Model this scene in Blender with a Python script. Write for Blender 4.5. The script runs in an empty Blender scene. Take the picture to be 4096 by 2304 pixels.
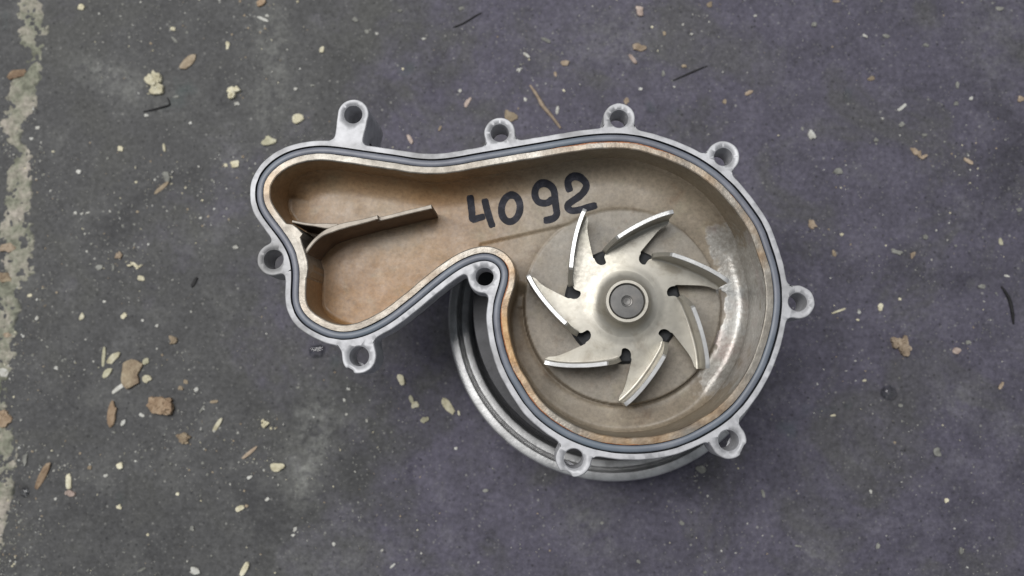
import bpy, bmesh, math, random
import numpy as np
from mathutils import Matrix, Vector
from mathutils.geometry import delaunay_2d_cdt

# ------------------------------------------------------------------ camera, world, lamps, exposure
SC = bpy.context.scene
COL = SC.collection
MM = 0.001
HC = 361.0                      # camera height above the floor, mm
H = 95.0                        # machined flange face above the floor, mm
FPX = 3035.0                    # focal length in photo pixels (photo is 4096 x 2304)
NADIR = (2160.0, 1500.0)        # where straight down falls in the photo (phone held slightly tilted)
_n = np.array([NADIR[0] - 2048, -(NADIR[1] - 1152), -FPX]); _n /= np.linalg.norm(_n)
_Z = -_n; _X = np.array([1.0, 0, 0]); _X -= _X.dot(_Z) * _Z; _X /= np.linalg.norm(_X); _Y = np.cross(_Z, _X)
ROT = np.array([_X, _Y, _Z])

def at(px, py, z):
    """photo pixel -> point (mm) on the horizontal plane of height z"""
    d = ROT @ np.array([(px - 2048) / FPX, -(py - 1152) / FPX, -1.0])
    t = (z - HC) / d[2]
    return np.array([t * d[0], t * d[1], z])

cam = bpy.data.cameras.new('camera'); cam_o = bpy.data.objects.new('camera', cam); COL.objects.link(cam_o)
cam.sensor_width = 36.0; cam.lens = 36.0 * FPX / 4096.0
cam.clip_start = 0.01; cam.clip_end = 50
m4 = Matrix([list(ROT[i]) + [0] for i in range(3)] + [[0, 0, 0, 1]])
m4.translation = Vector((0, 0, HC * MM))
cam_o.matrix_world = m4
cam.dof.use_dof = True; cam.dof.focus_distance = 0.272; cam.dof.aperture_fstop = 9.5
SC.camera = cam_o

W = bpy.data.worlds.new('World'); SC.world = W; W.use_nodes = True
bg = W.node_tree.nodes['Background']; bg.inputs[0].default_value = (0.86, 0.93, 1.0, 1); bg.inputs[1].default_value = 0.165

def lamp(name, loc, target, sx, sy, power, col):
    l = bpy.data.lights.new(name, 'AREA'); l.shape = 'RECTANGLE'; l.size = sx; l.size_y = sy
    l.energy = power; l.color = col
    o = bpy.data.objects.new(name, l); COL.objects.link(o); o.location = loc
    o.rotation_euler = (Vector(target) - Vector(loc)).to_track_quat('-Z', 'Y').to_euler()
    return o
lamp('ceiling_lamp', (-0.26, 0.38, 1.38), (-0.03, 0.03, 0), 0.85, 0.5, 13.2, (1.0, 0.985, 0.96))
lamp('ceiling_lamp', (-1.15, 0.45, 1.7), (0, 0, 0), 0.35, 1.1, 11.0, (1.0, 0.98, 0.95))
lamp('ceiling_lamp', (1.5, 0.5, 1.7), (0, 0, 0), 0.3, 1.1, 2, (0.95, 0.97, 1.0))

vs = SC.view_settings
vs.view_transform = 'Standard'; vs.look = 'None'; vs.exposure = 0.0; vs.gamma = 1.0; vs.use_curve_mapping = False
SC.cycles.use_denoising = True
SC.cycles.max_bounces = 8
SC.cycles.sample_clamp_indirect = 4.0

# ------------------------------------------------------------------ helpers
rnd = random.Random(7)
def s2l(c):
    return tuple(((v / 255) / 12.92) if v / 255 <= 0.04045 else (((v / 255) + 0.055) / 1.055) ** 2.4 for v in c)

class NT:
    """small node-tree writer"""
    def __init__(self, name):
        self.m = bpy.data.materials.new(name); self.m.use_nodes = True
        self.t = self.m.node_tree; self.b = self.t.nodes['Principled BSDF']
    def n(self, ty, **kw):
        nd = self.t.nodes.new(ty)
        for k, v in kw.items():
            if k.startswith('i_'):
                key = k[2:]; nd.inputs[int(key) if key.isdigit() else key.replace('_', ' ')].default_value = v
            else: setattr(nd, k, v)
        return nd
    def l(self, a, b): self.t.links.new(a, b)
    def coord(self): 
        return self.n('ShaderNodeTexCoord').outputs['Object']
    def noise(self, scale, detail=4, rough=0.55, vec=None, dist=0.0):
        nd = self.n('ShaderNodeTexNoise'); nd.inputs['Scale'].default_value = scale; nd.inputs['Detail'].default_value = detail
        nd.inputs['Roughness'].default_value = rough; nd.inputs['Distortion'].default_value = dist
        self.l(vec if vec is not None else self.coord(), nd.inputs['Vector'])
        return nd.outputs['Fac']
    def ramp(self, fac, stops, interp='LINEAR'):
        r = self.n('ShaderNodeValToRGB'); r.color_ramp.interpolation = interp
        e = r.color_ramp.elements
        while len(e) < len(stops): e.new(0.5)
        for k, (p, c) in zip(e, stops):
            k.position = p; k.color = (c[0], c[1], c[2], 1) if not isinstance(c, (int, float)) else (c, c, c, 1)
        self.l(fac, r.inputs[0]); return r.outputs[0]
    def mix(self, fac, a, b, blend='MIX'):
        x = self.n('ShaderNodeMix', data_type='RGBA', blend_type=blend)
        for src, sock in ((fac, x.inputs[0]), (a, x.inputs[6]), (b, x.inputs[7])):
            if isinstance(src, (int, float)): sock.default_value = src
            elif isinstance(src, tuple): sock.default_value = (src[0], src[1], src[2], 1)
            else: self.l(src, sock)
        return x.outputs[2]
    def math(self, op, a, b=0.0):
        x = self.n('ShaderNodeMath', operation=op)
        for src, sock in ((a, x.inputs[0]), (b, x.inputs[1])):
            if isinstance(src, (int, float)): sock.default_value = src
            else: self.l(src, sock)
        return x.outputs[0]
    def attr(self, name):
        a = self.n('ShaderNodeAttribute', attribute_name=name); return a
    def bump(self, h, strength=0.3, dist=0.0003):
        b = self.n('ShaderNodeBump'); b.inputs['Strength'].default_value = strength; b.inputs['Distance'].default_value = dist
        self.l(h, b.inputs['Height']); self.l(b.outputs[0], self.b.inputs['Normal'])
    def out(self, col=None, rough=0.5, metal=0.0, spec=0.5):
        if col is not None:
            if isinstance(col, tuple): self.b.inputs['Base Color'].default_value = (col[0], col[1], col[2], 1)
            else: self.l(col, self.b.inputs['Base Color'])
        for v, k in ((rough, 'Roughness'), (metal, 'Metallic'), (spec, 'Specular IOR Level')):
            if isinstance(v, (int, float)): self.b.inputs[k].default_value = v
            else: self.l(v, self.b.inputs[k])
        return self.m

def link(name, me, mat, parent=None):
    o = bpy.data.objects.new(name, me); COL.objects.link(o)
    if mat is not None:
        if len(me.materials) == 0: me.materials.append(mat)
    if parent is not None: o.parent = parent
    return o

def mesh(name, V, F, smooth=False, attrs=None):
    """V in mm (world frame or thing frame)"""
    me = bpy.data.meshes.new(name)
    V = np.asarray(V, float) * MM
    me.from_pydata([tuple(v) for v in V], [], [tuple(f) for f in F])
    if smooth: me.polygons.foreach_set('use_smooth', [True] * len(me.polygons))
    if attrs:
        for k, a in attrs.items():
            at_ = me.attributes.new(k, 'FLOAT', 'POINT'); at_.data.foreach_set('value', np.asarray(a, np.float32))
    me.update(); return me

def sharp_by_angle(me, deg=40):
    me.polygons.foreach_set('use_smooth', [True] * len(me.polygons))
    bm = bmesh.new(); bm.from_mesh(me)
    for e in bm.edges:
        e.smooth = not (len(e.link_faces) == 2 and e.calc_face_angle(0) > math.radians(deg))
    bm.to_mesh(me); bm.free()

def recalc(me):
    bm = bmesh.new(); bm.from_mesh(me); bmesh.ops.recalc_face_normals(bm, faces=bm.faces); bm.to_mesh(me); bm.free()

def thing(name, loc, label, cat, group=None, rz=0.0):
    o = bpy.data.objects.new(name, None); COL.objects.link(o); o.location = Vector(loc) * MM; o.rotation_euler = (0, 0, rz)
    o.empty_display_size = 0.01
    tag(o, label, cat, group); return o
def tag(o, label=None, cat=None, group=None, kind=None):
    if label: o['label'] = label
    if cat: o['category'] = cat
    if group: o['group'] = group
    if kind: o['kind'] = kind
    return o

def catmull(P, n, closed=True):
    P = np.asarray(P, float); N = len(P); out = []
    segs = N if closed else N - 1
    for i in range(segs):
        if closed: a, b, c, d = P[(i - 1) % N], P[i], P[(i + 1) % N], P[(i + 2) % N]
        else: a, b, c, d = P[max(i - 1, 0)], P[i], P[i + 1], P[min(i + 2, N - 1)]
        for k in range(n):
            t = k / n
            out.append(0.5 * ((2 * b) + (c - a) * t + (2 * a - 5 * b + 4 * c - d) * t * t + (-a + 3 * b - 3 * c + d) * t ** 3))
    if not closed: out.append(P[-1])
    return np.array(out)

def resample(P, step, closed=True):
    Q = np.vstack([P, P[:1]]) if closed else P
    s = np.r_[0, np.cumsum(np.linalg.norm(np.diff(Q, axis=0), axis=1))]
    n = max(int(round(s[-1] / step)), 3)
    u = np.linspace(0, s[-1], n + 1)
    R = np.stack([np.interp(u, s, Q[:, k]) for k in range(Q.shape[1])], 1)
    return R[:-1] if closed else R

def smooth_loop(P, it=2, w=0.5):
    for _ in range(it):
        P = P * (1 - w) + w * 0.5 * (np.roll(P, 1, 0) + np.roll(P, -1, 0))
    return P

def normals2d(P):
    T = np.roll(P, -1, 0) - np.roll(P, 1, 0); T /= np.linalg.norm(T, axis=1)[:, None]
    return np.stack([T[:, 1], -T[:, 0]], 1)          # right-hand side; outward for a CCW loop

def area2(P):
    x, y = P[:, 0], P[:, 1]; return 0.5 * np.sum(x * np.roll(y, -1) - y * np.roll(x, -1))

def smoothstep(a, b, x):
    t = np.clip((x - a) / (b - a), 0, 1); return t * t * (3 - 2 * t)

def vnoise(x, y, seed=0):
    """value noise for building shapes"""
    r = np.random.RandomState(seed).rand(64, 64)
    xi = np.floor(x).astype(int); yi = np.floor(y).astype(int); fx = x - xi; fy = y - yi
    fx = fx * fx * (3 - 2 * fx); fy = fy * fy * (3 - 2 * fy)
    g = lambda a, b: r[a % 64, b % 64]
    return (g(xi, yi) * (1 - fx) + g(xi + 1, yi) * fx) * (1 - fy) + (g(xi, yi + 1) * (1 - fx) + g(xi + 1, yi + 1) * fx) * fy
def fbm(x, y, seed=0, oct=4):
    v = 0; a = 0.5
    for k in range(oct):
        v = v + a * vnoise(x * 2 ** k, y * 2 ** k, seed + k); a *= 0.5
    return v

# ------------------------------------------------------------------ materials
def mat_floor():
    n = NT('floor_paint'); c = n.coord()
    big = n.noise(9, 5, 0.6, c); mid = n.noise(55, 6, 0.62, c); fine = n.noise(420, 5, 0.7, c)
    sx = n.n('ShaderNodeSeparateXYZ'); n.l(c, sx.inputs[0])
    # violet-grey worn paint on the right, neutral dusty grey on the left, patches of both in between
    sel = n.math('ADD', n.math('MULTIPLY', sx.outputs[0], 1.55), n.math('ADD', n.math('MULTIPLY', big, 1.0), n.math('MULTIPLY', mid, 0.30)))
    sel = n.ramp(sel, [(0.43, 0.0), (0.60, 1.0)])
    grey = n.ramp(mid, [(0.25, s2l((70, 70, 71))), (0.53, s2l((87, 87, 88))), (0.78, s2l((108, 108, 107)))])
    viol = n.ramp(mid, [(0.25, s2l((74, 72, 82))), (0.53, s2l((92, 89, 103))), (0.78, s2l((109, 106, 119)))])
    col = n.mix(sel, grey, viol)
    # dust haze, dark oil stains, faint teal smears
    dust = n.ramp(n.noise(30, 7, 0.7, c, 0.4), [(0.56, 0.0), (0.76, 0.34)])
    col = n.mix(dust, col, s2l((138, 138, 139)))
    dz = n.math('MULTIPLY', n.attr('dusty').outputs['Fac'], n.ramp(n.noise(130, 6, 0.72, c, 0.5), [(0.38, 0.0), (0.66, 1.0)]))
    col = n.mix(dz, col, s2l((150, 151, 146)))
    grn = n.ramp(n.noise(19, 5, 0.62, c, 0.6), [(0.52, 0.0), (0.62, 0.55)])
    col = n.mix(grn, col, s2l((89, 89, 87)))
    oil = n.ramp(n.noise(14, 6, 0.65, c, 0.8), [(0.30, 0.55), (0.44, 0.0)])
    col = n.mix(oil, col, s2l((48, 48, 52)))
    fs = n.ramp(fine, [(0.30, 0.66), (0.52, 1.0), (0.72, 1.36)])
    col = n.mix(1.0, col, fs, 'MULTIPLY')
    # pale pin-prick specks of ground-in dust
    v = n.n('ShaderNodeTexVoronoi', feature='F1'); v.inputs['Scale'].default_value = 260; n.l(c, v.inputs['Vector'])
    sp = n.ramp(v.outputs['Distance'], [(0.09, 1.0), (0.2, 0.0)])
    sp = n.math('MULTIPLY', sp, n.ramp(v.outputs['Color'], [(0.66, 0.0), (0.92, 0.6)]))
    col = n.mix(sp, col, s2l((172, 171, 166)))
    v2 = n.n('ShaderNodeTexVoronoi', feature='F1'); v2.inputs['Scale'].default_value = 620; n.l(c, v2.inputs['Vector'])
    sp2 = n.math('MULTIPLY', n.ramp(v2.outputs['Distance'], [(0.12, 1.0), (0.34, 0.0)]), n.ramp(v2.outputs['Color'], [(0.6, 0.0), (0.88, 0.5)]))
    col = n.mix(sp2, col, s2l((150, 150, 146)))
    v3 = n.n('ShaderNodeTexVoronoi', feature='F1'); v3.inputs['Scale'].default_value = 380; n.l(c, v3.inputs['Vector'])
    pit = n.math('MULTIPLY', n.ramp(v3.outputs['Distance'], [(0.14, 1.0), (0.3, 0.0)]), n.ramp(v3.outputs['Color'], [(0.58, 0.0), (0.85, 0.65)]))
    col = n.mix(pit, col, s2l((44, 44, 47)))
    teal = n.ramp(n.noise(24, 3, 0.5, c), [(0.66, 0.0), (0.74, 0.35)])
    col = n.mix(teal, col, s2l((70, 92, 92)))
    n.bump(n.math('ADD', n.math('MULTIPLY', fine, 0.5), mid), 0.8, 0.0014)
    return n.out(col, n.ramp(mid, [(0.3, 0.55), (0.7, 0.8)]), 0.0, 0.35)

def mat_cast(name, tint=(0.57, 0.573, 0.60), stain=0.6, rough=0.52, metal=0.35):
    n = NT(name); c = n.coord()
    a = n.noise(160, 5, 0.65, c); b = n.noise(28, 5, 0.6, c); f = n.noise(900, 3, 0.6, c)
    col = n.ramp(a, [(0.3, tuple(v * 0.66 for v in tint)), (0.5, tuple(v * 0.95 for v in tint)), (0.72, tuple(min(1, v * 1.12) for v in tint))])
    col = n.mix(n.ramp(b, [(0.52, 0.0), (0.72, stain)]), col, s2l((118, 116, 112)))
    col = n.mix(n.ramp(n.noise(70, 6, 0.7, c, 0.6), [(0.68, 0.0), (0.74, 0.5)]), col, s2l((92, 92, 92)))
    n.bump(n.math('ADD', a, n.math('MULTIPLY', f, 0.6)), 0.25, 0.0004)
    return n.out(col, n.ramp(b, [(0.3, rough), (0.7, rough + 0.15)]), metal)

def mat_chamber():
    """inside of the pump: coolant deposit over cast metal; vertex fields give deposit tint and the scoured patch"""
    n = NT('chamber_deposit'); c = n.coord()
    warm = n.attr('warm').outputs['Fac']; scour = n.attr('scour').outputs['Fac']
    big = n.noise(26, 4, 0.55, c); a = n.noise(120, 5, 0.6, c); f = n.noise(700, 4, 0.65, c)
    base = n.ramp(big, [(0.3, s2l((124, 112, 95))), (0.5, s2l((139, 126, 108))), (0.75, s2l((152, 141, 125)))])
    base = n.mix(n.attr('grey').outputs['Fac'], base, s2l((142, 136, 127)))
    orange = n.ramp(big, [(0.3, s2l((146, 110, 72))), (0.5, s2l((160, 125, 86))), (0.75, s2l((150, 129, 100)))])
    col = n.mix(warm, base, orange)
    col = n.mix(n.ramp(a, [(0.56, 0.0), (0.7, 0.3)]), col, s2l((132, 130, 108)))
    col = n.mix(n.ramp(n.noise(62, 7, 0.72, c, 0.25), [(0.50, 0.0), (0.68, 0.42)]), col, n.mix(warm, s2l((160, 147, 128)), s2l((170, 138, 98))))
    col = n.mix(n.ramp(n.noise(85, 7, 0.74, c, 0.2), [(0.30, 0.6), (0.45, 0.0)]), col, s2l((110, 86, 64)))
    col = n.mix(1.0, col, n.ramp(f, [(0.3, 0.78), (0.5, 1.0), (0.7, 1.2)]), 'MULTIPLY')
    gr = n.ramp(f, [(0.25, s2l((146, 140, 132))), (0.5, s2l((172, 169, 164))), (0.75, s2l((204, 203, 199)))])
    gr = n.mix(n.ramp(n.noise(60, 5, 0.65, c), [(0.5, 0.0), (0.62, 0.45)]), gr, s2l((142, 116, 112)))
    gr = n.mix(n.ramp(n.noise(38, 4, 0.6, c), [(0.52, 0.0), (0.64, 0.75)]), gr, s2l((168, 172, 174)))
    edge = n.math('ADD', n.math('ADD', scour, n.math('MULTIPLY', n.math('SUBTRACT', a, 0.5), 1.2)), n.math('MULTIPLY', n.math('SUBTRACT', n.noise(34, 4, 0.6, c), 0.53), 2.0))
    msk = n.ramp(edge, [(0.42, 0.0), (0.62, 0.95)])
    col = n.mix(msk, col, gr)
    v = n.n('ShaderNodeTexVoronoi', feature='F1'); v.inputs['Scale'].default_value = 330; n.l(c, v.inputs['Vector'])
    sp = n.math('MULTIPLY', n.ramp(v.outputs['Distance'], [(0.10, 1.0), (0.22, 0.0)]), n.ramp(v.outputs['Color'], [(0.78, 0.0), (0.95, 0.8)]))
    sp = n.math('MULTIPLY', sp, n.attr('speck').outputs['Fac'])
    col = n.mix(sp, col, s2l((225, 216, 200)))
    n.bump(n.math('ADD', n.math('MULTIPLY', f, n.math('ADD', n.math('MULTIPLY', msk, 0.8), 0.3)), n.math('MULTIPLY', a, 0.4)), 0.35, 0.0005)
    rough = n.mix(msk, n.ramp(n.noise(150, 6, 0.72, c, 0.1), [(0.32, 0.36), (0.5, 0.45), (0.7, 0.56)]), (0.32, 0.32, 0.32))
    return n.out(col, rough, n.math('MULTIPLY', msk, 0.4), 0.6)

def mat_band():
    """inner sealing land: machined metal tarnished brass-brown with rust beside the seal"""
    n = NT('tarnished_land'); c = n.coord(); warm = n.attr('warm').outputs['Fac']; rust = n.attr('rust').outputs['Fac']
    a = n.noise(170, 5, 0.65, c); b = n.noise(36, 4, 0.6, c); f = n.noise(800, 3, 0.6, c)
    cool = n.ramp(a, [(0.28, s2l((116, 112, 106))), (0.5, s2l((150, 146, 139))), (0.75, s2l((186, 182, 175)))])
    br = n.ramp(a, [(0.28, s2l((132, 100, 68))), (0.5, s2l((172, 140, 102))), (0.75, s2l((200, 172, 134)))])
    col = n.mix(n.math('MULTIPLY', warm, n.ramp(b, [(0.38, 0.1), (0.6, 1.0)])), cool, br)
    rm = n.ramp(n.math('ADD', rust, n.math('MULTIPLY', n.math('SUBTRACT', a, 0.5), 1.3)), [(0.5, 0.0), (0.66, 0.95)])
    col = n.mix(rm, col, n.ramp(f, [(0.3, s2l((104, 58, 30))), (0.6, s2l((172, 104, 54)))]))
    n.bump(n.math('ADD', a, f), 0.3, 0.0004)
    return n.out(col, n.ramp(b, [(0.3, 0.36), (0.7, 0.52)]), n.math('SUBTRACT', 0.5, n.math('MULTIPLY', rm, 0.5)))

def mat_rubber():
    n = NT('seal_rubber'); c = n.coord()
    a = n.noise(120, 5, 0.6, c); b = n.noise(22, 3, 0.5, c)
    col = n.ramp(a, [(0.3, s2l((104, 107, 117))), (0.6, s2l((124, 127, 138))), (0.8, s2l((140, 143, 150)))])
    col = n.mix(n.ramp(b, [(0.45, 0.0), (0.65, 0.55)]), col, s2l((108, 124, 136)))
    n.bump(a, 0.15, 0.0003)
    return n.out(col, 0.42, 0.0, 0.5)

def mat_impeller():
    n = NT('impeller_steel'); c = n.coord()
    # turning marks round the shaft
    ln = n.n('ShaderNodeVectorMath', operation='LENGTH'); n.l(c, ln.inputs[0])
    rr = n.n('ShaderNodeCombineXYZ'); n.l(ln.outputs['Value'], rr.inputs[0])
    rings = n.noise(1500, 3, 0.6, rr.outputs[0]); b = n.noise(45, 4, 0.55, c); f = n.noise(600, 3, 0.6, c)
    col = n.ramp(b, [(0.3, s2l((164, 160, 150))), (0.5, s2l((180, 176, 167))), (0.72, s2l((188, 184, 171)))])
    col = n.mix(n.ramp(n.noise(90, 6, 0.68, c, 0.5), [(0.52, 0.0), (0.68, 0.55)]), col, s2l((138, 128, 114)))
    n.bump(n.math('ADD', n.math('MULTIPLY', rings, 0.7), n.math('MULTIPLY', f, 0.5)), 0.13, 0.00025)
    return n.out(col, n.ramp(f, [(0.3, 0.34), (0.7, 0.46)]), 0.6)

def mat_simple(name, cols, scale=150, rough=0.7, metal=0.0, bump=0.3, bd=0.0004, per_obj=True):
    n = NT(name); c = n.coord()
    v = c
    if per_obj:
        oi = n.n('ShaderNodeObjectInfo'); mp = n.n('ShaderNodeVectorMath', operation='ADD'); n.l(c, mp.inputs[0]); n.l(oi.outputs['Location'], mp.inputs[1]); v = mp.outputs[0]
    a = n.noise(scale, 5, 0.65, v)
    k = len(cols)
    col = n.ramp(a, [(0.28 + 0.46 * i / max(k - 1, 1), s2l(cc)) for i, cc in enumerate(cols)])
    if per_obj:
        oi2 = n.n('ShaderNodeObjectInfo')
        col = n.mix(1.0, col, n.ramp(oi2.outputs['Random'], [(0.0, 0.88), (1.0, 1.12)]), 'MULTIPLY')
    n.bump(n.math('ADD', a, n.noise(scale * 5, 3, 0.6, v)), bump, bd)
    return n.out(col, rough, metal)

M_FLOOR = mat_floor()
M_CAST = mat_cast('cast_aluminium')
M_PULLEY = mat_cast('pulley_steel', (0.66, 0.66, 0.665), 0.15, 0.34, 0.8)
M_CHAM = mat_chamber(); M_BAND = mat_band(); M_RUB = mat_rubber(); M_IMP = mat_impeller()
M_SHAFT = mat_simple('shaft_steel', [(88, 88, 88), (106, 105, 104), (124, 120, 116)], 110, 0.42, 0.6, 0.15, 0.0002, False)
M_INK = mat_simple('marker_ink', [(16, 17, 26), (28, 30, 42), (64, 64, 74)], 240, 0.75, 0.0, 0.1, 0.0001, False)
M_GROOVE = mat_simple('groove_dark', [(30, 32, 36), (52, 54, 58)], 200, 0.7, 0.0, 0.2, 0.0003, False)  # dark tone for the groove and the shaft seal
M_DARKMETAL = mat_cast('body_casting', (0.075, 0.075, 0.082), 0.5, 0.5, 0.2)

# ------------------------------------------------------------------ ground
def build_floor():
    x0, x1, y0, y1 = -330, 330, -230, 260
    st = 1.5
    xs = np.arange(x0, x1 + st, st); ys = np.arange(y0, y1 + st, st)
    X, Y = np.meshgrid(xs, ys)
    Z = (fbm(X / 60 + 9, Y / 60 + 5, 3) - 0.47) * 1.4 + (fbm(X / 9, Y / 9, 11) - 0.47) * 0.55
    Z = np.minimum(Z - 0.25, 0.05)
    def dent(px, py, rx, ry, depth, ang=0.0, p=2):
        c = at(px, py, 0); a = math.radians(ang)
        u = (X - c[0]) * math.cos(a) + (Y - c[1]) * math.sin(a); v = -(X - c[0]) * math.sin(a) + (Y - c[1]) * math.cos(a)
        nonlocal Z
        Z = Z - depth * np.exp(-((u / rx) ** 2 + (v / ry) ** 2) ** (p / 2))
    dent(1660, 1890, 3.0, 5.2, 3.0, 20)            # gouge below the pulley
    dent(1165, 1740, 1.6, 16, 1.0, 2); dent(1140, 1980, 1.6, 16, 0.9, 4)   # long shallow score
    dent(3900, 1130, 7, 3.5, 1.6, 10); dent(3960, 1790, 13, 6, 1.4, -30); dent(3150, 1700, 9, 9, 0.8)
    dent(85, 1974, 5, 5, 2.5); dent(2700, 330, 1, 1, 0.1)
    for _ in range(60):
        dent(rnd.uniform(0, 4096), rnd.uniform(0, 2304), rnd.uniform(0.8, 2.6), rnd.uniform(0.8, 2.2), rnd.uniform(0.3, 0.9), rnd.uniform(0, 180))
    D = np.zeros_like(X)
    for px, py, rx, ry, a, amp in ((1085, 200, 9, 24, 8, 0.55), (1060, 430, 8, 10, 0, 0.5), (1260, 1750, 12, 22, -5, 0.75), (1200, 1930, 10, 14, 0, 0.5), (2350, 2090, 12, 18, 30, 0.35), (2500, 160, 34, 18, 0, 0.3),
                                   (3400, 1850, 16, 8, 0, 0.3), (3830, 1590, 10, 8, 0, 0.45), (3270, 2200, 9, 12, 0, 0.45), (820, 930, 12, 10, 0, 0.35), (560, 360, 26, 10, -20, 0.35), (360, 270, 20, 9, -30, 0.3), (3980, 120, 14, 30, 0, 0.3), (1420, 2250, 30, 8, 10, 0.3)):
        c = at(px, py, 0); t = math.radians(a); u = (X - c[0]) * math.cos(t) + (Y - c[1]) * math.sin(t); v = -(X - c[0]) * math.sin(t) + (Y - c[1]) * math.cos(t)
        D = D + amp * np.exp(-((u / rx) ** 2 + (v / ry) ** 2))
    V = np.stack([X.ravel(), Y.ravel(), Z.ravel()], 1); nx, ny = len(xs), len(ys)
    i = np.arange(nx * ny).reshape(ny, nx)
    F = np.stack([i[:-1, :-1].ravel(), i[:-1, 1:].ravel(), i[1:, 1:].ravel(), i[1:, :-1].ravel()], 1)
    o = link('floor', mesh('floor', V, F, True, {'dusty': D.ravel()}), M_FLOOR); tag(o, kind='structure')
    # the same floor going on beyond the picture
    R = 4000; ring = [(-R, -R), (R, -R), (R, R), (-R, R)]; inn = [(x0, y0), (x1, y0), (x1, y1), (x0, y1)]
    V = [(a, b, -0.3) for a, b in ring] + [(a, b, -0.3) for a, b in inn]
    F = [(k, (k + 1) % 4, 4 + (k + 1) % 4, 4 + k) for k in range(4)]
    link('floor_surround', mesh('floor_surround', V, F), M_FLOOR, o)
    return o, (xs, ys, Z)
FLOOR, FGRID = build_floor()
def floor_z(x, y):
    xs, ys, Z = FGRID
    i = int(np.clip((x - xs[0]) / 1.5, 0, len(xs) - 2)); j = int(np.clip((y - ys[0]) / 1.5, 0, len(ys) - 2))
    return float(Z[j, i])

# crumbled mortar in the joint along the left edge
def mat_mortar():
    n = NT('mortar'); c = n.coord(); a = n.noise(60, 6, 0.68, c); f = n.noise(420, 5, 0.7, c); e = n.attr('core').outputs['Fac']
    col = n.ramp(a, [(0.3, s2l((104, 105, 94))), (0.44, s2l((142, 143, 128))), (0.56, s2l((168, 163, 151))), (0.72, s2l((198, 187, 179)))])
    col = n.mix(1.0, col, n.ramp(f, [(0.3, 0.6), (0.5, 1.0), (0.7, 1.35)]), 'MULTIPLY')
    m = n.ramp(n.math('ADD', e, n.math('ADD', n.math('MULTIPLY', n.math('SUBTRACT', a, 0.5), 1.6), n.math('MULTIPLY', n.math('SUBTRACT', f, 0.5), 0.8))), [(0.1, 0.0), (0.45, 1.0)])
    col = n.mix(m, s2l((92, 93, 88)), col)
    n.bump(n.math('ADD', a, n.math('MULTIPLY', f, 0.7)), 0.8, 0.0016)
    return n.out(col, 0.88, 0.0, 0.2)
M_MORTAR = mat_mortar()
def build_joint():
    path = [(118, -60, 40, 24), (128, 60, 62, 58), (135, 150, 66, 68), (130, 240, 52, 56), (118, 320, 74, 52), (100, 420, 82, 46), (72, 500, 70, 38),
            (62, 560, 34, 24), (95, 600, 22, 22), (92, 660, 62, 36), (84, 760, 62, 44), (78, 880, 74, 54), (66, 980, 80, 70), (62, 1080, 76, 84),
            (48, 1160, 70, 44), (44, 1220, 54, 44), (20, 1320, 50, 42), (10, 1430, 50, 56), (0, 1520, 50, 36), (-8, 1640, 40, 40), (6, 1760, 40, 56),
            (0, 1860, 40, 60), (-8, 1980, 40, 54), (-20, 2120, 40, 44), (-50, 2330, 40, 40)]
    P = np.array([[*at(a, b, 0)[:2], (l * 0.15), (r * 0.145)] for a, b, l, r in path])
    P = resample(catmull(P, 10, False), 0.7, False)
    rows = []; nc = 22; core = []
    for k, (x, y, l, r) in enumerate(P):
        je = (fbm(np.array(k * 0.21), np.array(3.3), 21, 3) - 0.45) * 5; jr = (fbm(np.array(k * 0.24), np.array(9.3), 25, 3) - 0.45) * 6
        for q in range(nc):
            u = q / (nc - 1); xx = x - (l + je) + u * (l + r + je + jr)
            edge = min(u, 1 - u) * 2
            prof = math.sin(math.pi * min(max(u, 0.0), 1.0)) ** 0.8
            h = fbm(np.array(xx / 5.0), np.array(y / 5.0), 31, 4)
            h2 = fbm(np.array(xx / 1.7), np.array(y / 1.7), 37, 3)
            z = -0.55 + prof * 0.75 + (h - 0.45) * 2.2 + (h2 - 0.45) * 1.6 - 1.2 * max(0, 1 - edge * 5)
            rows.append((xx, y + (h2 - 0.5) * 0.4, z)); core.append(prof ** 1.3)
    N = len(P); i = np.arange(N * nc).reshape(N, nc)
    F = np.stack([i[:-1, :-1].ravel(), i[:-1, 1:].ravel(), i[1:, 1:].ravel(), i[1:, :-1].ravel()], 1)
    me = mesh('mortar_joint', rows, F[:, ::-1], True, {'core': core})
    o = link('mortar_joint', me, M_MORTAR, FLOOR); o['label'] = 'crumbled pale mortar filling the floor joint'
build_joint()

# ------------------------------------------------------------------ the water pump
AX = at(2509, 1204, H - 4)                       # shaft axis
PUMP = thing('water_pump', (AX[0], AX[1], 0), 'used aluminium water pump with open volute lying pulley down on the dark floor', 'water pump')
OX, OY = AX[0], AX[1]
def L(P, z=None):
    """world mm -> pump frame"""
    P = np.asarray(P, float)
    return P - np.array([OX, OY] + ([0] if P.shape[-1] == 3 else []))
def flat(pts, z):
    return np.array([at(a, b, z)[:2] for a, b in pts]) - np.array([OX, OY])

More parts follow.
